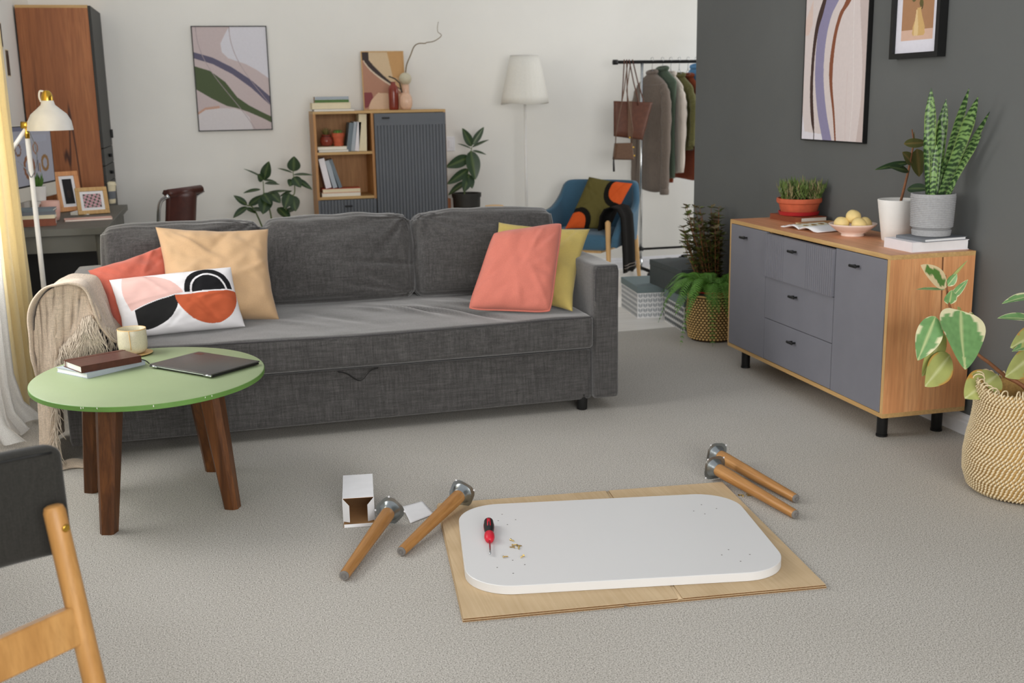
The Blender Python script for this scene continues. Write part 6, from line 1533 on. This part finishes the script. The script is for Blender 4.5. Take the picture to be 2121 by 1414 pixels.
def photo_frame(label, loc, rz, w, h, fw, mat, matw, colf, tilt=.22):
    o = thing('photo_frame', label, 'photo frame', loc); o.rotation_mode = 'XYZ'; m = Matrix.Rotation(rz, 4, 'Z') @ Matrix.Rotation(-tilt, 4, 'X'); o.rotation_euler = m.to_euler()
    MB().box(-w / 2, w / 2, 0, .016, 0, fw, .002).box(-w / 2, w / 2, 0, .016, h - fw, h, .002).box(-w / 2, -w / 2 + fw, 0, .016, fw, h - fw, .002).box(w / 2 - fw, w / 2, 0, .016, fw, h - fw, .002).build('frame', mat, o)
    MB().box(-w / 2 + fw, w / 2 - fw, .007, .014, fw, h - fw).build('mat_board', matw, o)
    k = fw * 1.7; grid_mesh('photo', 40, 40, lambda u, v: (-w / 2 + k + u * (w - 2 * k), u * 0 + .005, k + v * (h - 2 * k)), colf, 'printed', o)
    e1 = (.09 * math.cos(tilt), .09 * math.sin(tilt)); MB().hull([(x, y, z) for x in (-.02, .02) for y, z in ((.0165, h * .60), (.0195, h * .61), (e1[0], e1[1] + .002), (e1[0] + .003, e1[1] + .003))]).build('easel_back', 'card_inner', o); return o
def flowers(u, v):
    P = Paint(u, (150, 132, 128)); n = np.sin(u * 21 + v * 7) * np.cos(v * 17 - u * 5); P.put(n > .1, (222, 184, 190)); P.put(n < -.55, (70, 66, 60)); P.put(n > .7, (204, 110, 130)); return P.K
def darkp(u, v): P = Paint(u, (32, 30, 32)); P.put(np.hypot(u - .5, (v - .4) * 1.2) < .2, (52, 42, 40)); return P.K
p = desk_pt(196, 444); photo_frame('light wooden photo frame with pink flowers on the desk', (p.x, p.y, DZ + .004), .30, .185, .165, .024, 'oak_z', 'white_paper', flowers, .28)
p = desk_pt(145, 440); photo_frame('brown wooden photo frame with a dark picture on the desk', (p.x + .01, p.y + .05, DZ + .004), .55, .155, .25, .028, 'craft_oak', 'white_paper', darkp, .20)
# takeaway cup
p = desk_pt(229, 421); cu = thing('takeaway_cup', 'cream takeaway coffee cup with a lid on the desk', 'cup', (p.x, p.y, DZ + .0005))
MB().lathe([(.032, 0), (.034, .004), (.036, .03)], 28).lathe([(.0405, .082), (.044, .118)], 28).build('cup_body', 'cream', cu, 'auto'); MB().lathe([(.0365, .030), (.0412, .082)], 28).build('cup_sleeve', 'dgrey_cover', cu, 'auto'); MB().lathe([(.047, .118), (.048, .126), (.045, .13), (.044, .140), (.040, .144), (.038, .138), (.001, .138)], 28, cap1=False).build('lid', 'cream', cu, 'auto')
# keyboard, mouse, notebook, mug
p = desk_pt(186, 438); kb = thing('keyboard', 'slim white keyboard on the desk', 'keyboard', (p.x, p.y - .06, DZ + .0005), 1.35)
MB().hull([(-.16, -.055, 0), (.16, -.055, 0), (-.16, .055, 0), (.16, .055, 0), (-.16, -.055, .006), (.16, -.055, .006), (-.16, .055, .018), (.16, .055, .018)]).build('case', 'screen_case', kb)
b = MB()
for r in range(5):
    for c in range(14): x = -.148 + c * .0214; y = -.043 + r * .0195; z = .0065 + (y + .055) / .11 * .012; b.box(x, x + .0175, y, y + .0155, z, z + .002)
b.build('keys', 'white_paper', kb)
p = desk_pt(208, 431); ms = MB().lathe([(.030, 0), (.031, .008), (.026, .02), (.012, .027), (.001, .028)], 24, (0, 0, 0), True, False, 1.0, 1.7).build('computer_mouse', 'screen_case', None, True); ms.location = (p.x, p.y + .03, DZ + .0005); tag(ms, 'white computer mouse beside the keyboard on the desk', 'mouse')
p = desk_pt(182, 456); book('notebook', 'thin pinkish notebook at the near edge of the desk', .26, .12, .010, 'pink_mug', 'paper', '+y', (p.x, p.y + .03, DZ + .0005), .15, None, .0015, 'notebook')
p = desk_pt(107, 458); mk = thing('mug', 'pale pink mug on the desk', 'mug', (p.x, p.y + .02, DZ + .0005)); MB().lathe([(.034, 0), (.040, .004), (.047, .03), (.050, .06), (.050, .115), (.0475, .115), (.047, .06), (.043, .02), (.001, .012)], 40, cap1=False).build('cup', 'pink_mug', mk, True)
MB().tube(curve_pts([(-.04, .028, .095), (-.062, .05, .09), (-.068, .055, .06), (-.05, .04, .03), (-.036, .026, .03)], 5), .0055, 8).build('handle', 'pink_mug', mk, True)
# pile of books and two little pots at the near left of the desk
bp0 = desk_pt(78, 470); z = DZ + .0005
for (h, cv_, lab, rz, pgm) in ((.040, 'rust_cover', 'thick brown book at the bottom of the pile on the desk', .1, 'paper'), (.020, 'cream', 'cream book in the pile on the desk', .05, 'paper'), (.018, 'dgrey_cover', 'grey book in the pile on the desk', .12, 'paper'), (.014, 'slate_cover', 'slate book on top of the pile on the desk', .0, 'paper')):
    book('book', lab, .21, .15, h, cv_, pgm, '-y', (bp0.x - .02, bp0.y + .10, z), rz); z += h + .0005
def mini_plant(label, x, y, z, r, h, leafy):
    o = thing('potted_plant', label, 'plant', (x, y, z)); MB().lathe([(r * .7, 0), (r * .78, .003), (r, h), (r * .93, h), (r * .85, h * .8), (.001, h * .8)], 28, cap1=False).build('pot', 'white_lamp', o, 'auto'); MB().lathe([(r * .84, h * .75), (r * .86, h * .86), (.001, h * .88)], 16, cap1=False).build('soil', 'soil', o)
    for k in range(leafy):
        a = k * 2.4; e = .3 + .9 * (k % 4) / 3; add_leaf(o, (0, 0, h * .82), Vector((math.cos(a) * e, math.sin(a) * e, 1)), .07 + .03 * random.random(), .016, 'variegated_none', (math.cos(a), math.sin(a), .3), 0, .3, .2, 2, 6)
    return o
mini_plant('small spiky green plant in a white pot near the curtain on the desk', bp0.x - .035, bp0.y + .42, DZ + .11, .042, .085, 22)
o = tag(MB().lathe([(.036, 0), (.040, .004), (.046, .05), (.047, .1085), (.042, .1085), (.04, .1), (.001, .1)], 28, cap1=False).build('white_jar', 'white_lamp', None, 'auto'), 'small white jar under the spiky plant on the desk', 'jar'); o.location = (bp0.x - .035, bp0.y + .42, DZ + .0005)
# snapshots on the left wall
for (y0, z0, y1, z1, c, lab) in ((7.33, 1.73, 7.41, 1.875, (70, 66, 60), 'small dark snapshot highest on the left wall'), (7.45, 1.565, 7.56, 1.725, (84, 74, 66), 'dark snapshot on the left wall nearest the wardrobe'), (7.15, 1.585, 7.38, 1.735, (120, 82, 60), 'collage card with a dark figure on the left wall'), (7.20, 1.37, 7.35, 1.57, (178, 106, 70), 'orange card low on the left wall'), (7.17, 1.30, 7.37, 1.362, (190, 160, 116), 'tan paper strip lowest on the left wall')):
    o = thing('wall_card', lab, 'card', (XL + .0005, y0, z0)); MB().box(0, .0012, 0, y1 - y0, 0, z1 - z0).build('card', 'cream', o)
    def cc(u, v, c=c): P = Paint(u, c); P.put(np.sin(u * 7 + v * 5) > .45, tuple(int(k * .6) for k in c)); P.put((v > .85) & (u < .5), tuple(min(255, int(k * 1.4)) for k in c)); return P.K
    grid_mesh('picture', 20, 20, lambda u, v: (u * 0 + .0016, .006 + u * (y1 - y0 - .012), .006 + v * (z1 - z0 - .012)), cc, 'printed', o)
# desk chair back
dcx, dcy = AY(372, 430, 7.2).x - .06, 7.2
dc = thing('desk_chair', 'brown leather desk chair with chrome frame seen behind the sofa', 'chair', (dcx, dcy, FL), 1.0)
def sheet_back(u, v): x = -.15 + .30 * u; z = .50 + .385 * v; return (x, -.06 + .05 * (1 - (2 * u - 1) ** 2) * -1 - .05 * v - .035 * max(0, (v - .88) / .12) ** 2 * -1, z)
MB().sheet(20, 20, sheet_back, .035).build('backrest', 'chair_leather', dc, True)
MB().tube([(-.165, -.12, .865), (.165, -.12, .865)], .026, 14).build('top_roll', 'chair_leather', dc, True)
for s in (-1, 1): MB().tube(curve_pts([(s * .18, -.13, .855), (s * .18, -.06, .80), (s * .18, -.03, .62), (s * .20, .02, .47), (s * .19, .16, .44), (s * .18, .25, .43)], 6), .0115, 10).build('side_tube', 'chrome', dc, True)
vs, fs = softbox(.17, .15, .035, .03, (14, 14, 5), (0, 0, .01)); b = MB(); b.M = Matrix.Translation((0, .12, .455)); b.add(vs, fs); b.build('seat', 'chair_leather', dc, True)
MB().cyl((0, .12, .1), (0, .12, .42), .025).build('column', 'chrome', dc, True)
for k in range(5):
    a = 2 * PI * k / 5; MB().tube([(0, .12, .11), (.18 * math.cos(a), .12 + .18 * math.sin(a), .06)], [.02, .014], 10).build('base_arm', 'chrome', dc, True)
    MB().lathe([(.02, 0), (.026, .01), (.026, .035), (.012, .048)], 14, (.18 * math.cos(a), .12 + .18 * math.sin(a), 0)).build('castor', 'black', dc, 'auto')

# ------------------------------------------------------------------ white and brass standing lamp by the desk
SLY = 6.08; slp = AY(92, 660, SLY); lx = AY(62, 330, SLY).x
sl2 = thing('standing_lamp', 'white standing lamp with brass joints and a bell shade beside the desk', 'lamp', (-.935, SLY, 0)); S0 = Vector((-.935, SLY, 0))
MB().lathe([(.10, 0), (.11, .004), (.11, .016), (.09, .024), (.02, .028), (.014, .05)], 40).build('base', 'white_lamp', sl2, 'auto')
zj = AY(55, 287, SLY).z
MB().cyl((0, 0, .03), (0, 0, zj), .0125).build('pole', 'white_lamp', sl2, True)
A0 = AY(19, 318, SLY) - S0; A1 = AY(57, 262, SLY) - S0; A2 = AY(94, 212, SLY) - S0
MB().cyl(A0, A0.lerp(A1, .92), .0105).cyl(A1, A2, .0085).build('arm', 'white_lamp', sl2, True); MB().cyl(A0 - (A1 - A0).normalized() * .002, A0 + (A1 - A0).normalized() * .006, .0085).build('arm_end', 'black', sl2, True)
MB().cyl((A1.x - .03, A1.y, A1.z + .008), (A1.x + .028, A1.y, A1.z + .004), .018).cyl((0, 0, zj - .004), (0, 0, A1.z), .012).build('joint', 'brass', sl2, True)
cx_ = AY(104, 265, SLY).x - S0.x; zb = AY(104, 270, SLY).z
MB().lathe([(.109, zb), (.108, zb + .012), (.103, zb + .045), (.085, zb + .080), (.056, zb + .105), (.034, zb + .125), (.029, zb + .145), (.024, zb + .150), (.022, zb + .142), (.03, zb + .122), (.053, zb + .102), (.082, zb + .077), (.1, zb + .043), (.106, zb + .001)], 56, (cx_, 0, 0), False, False).build('lamp_shade', 'white_lamp', sl2, True)
MB().lathe([(.028, zb + .142), (.0285, zb + .165), (.022, zb + .185), (.012, zb + .195), (.001, zb + .197)], 28, (cx_, 0, 0), True, False).build('shade_cap', 'brass', sl2, 'auto')
MB().tube(curve_pts([(cx_ - .01, 0, zb + .19), (cx_ - .03, 0, zb + .192), (cx_ - .036, 0, zb + .165), (cx_ - .03, 0, zb + .14)], 5), .005, 8).build('bow', 'white_lamp', sl2, True)
MB().tube(curve_pts([A1 + Vector((0, -.012, 0)), (.035, -.014, zj - .05), (.03, -.016, zj - .13), (.0, -.014, zj - .19), (-.02, -.012, zj - .15), A0 + Vector((.01, -.01, -.01))], 8), .0025, 6).build('cable', 'dgrey_cover', sl2, True)

# ------------------------------------------------------------------ curtains at the left window
def curtain(name, label, y0, y1, x, z0, z1, amp, nf, mat, thick=.002, pool=0.0, seed=0, tilt=0.0):
    def fn(u, v):
        y = y0 + (y1 - y0) * u; z = z1 + (z0 - z1) * v; ph = u * nf * 2 * PI + seed
        xx = x + amp * math.sin(ph + .5 * smoothn(u * 3, v, 0, 1.5, seed)) * (.7 + .3 * v) + .012 * smoothn(u * 4, v * 2, 1, 2, seed) + tilt * v
        if pool and v > .93: k = (v - .93) / .07; xx += pool * k * (.6 + .4 * math.sin(ph * .7)); z = z0 + (z - z0) * .6 + .008 * (1 + math.sin(ph)) * k
        return (xx, y + .02 * math.sin(ph * 2 + v * 2), z)
    o = MB().sheet(int(nf * 16), 40, fn, 0.0).build(name, mat, None, True); return tag(o, label, 'curtain')
curtain('curtain', 'beige curtain gathered at the left window', 5.28, 5.93, -1.005, .012, 2.95, .050, 4.0, 'curtain', seed=.6)
curtain('sheer_curtain', 'white sheer curtain trailing on the carpet at the left edge', 4.78, 5.24, -.985, .012, 2.95, .030, 3.4, 'sheer', .0012, .10, 2.0)
b = MB().cyl((XL + .15, 2.5, 2.97), (XL + .15, 6.1, 2.97), .012); tag(b.build('curtain_rod', 'black_metal', None, True), 'thin black curtain rod above the left window', 'curtain rod')
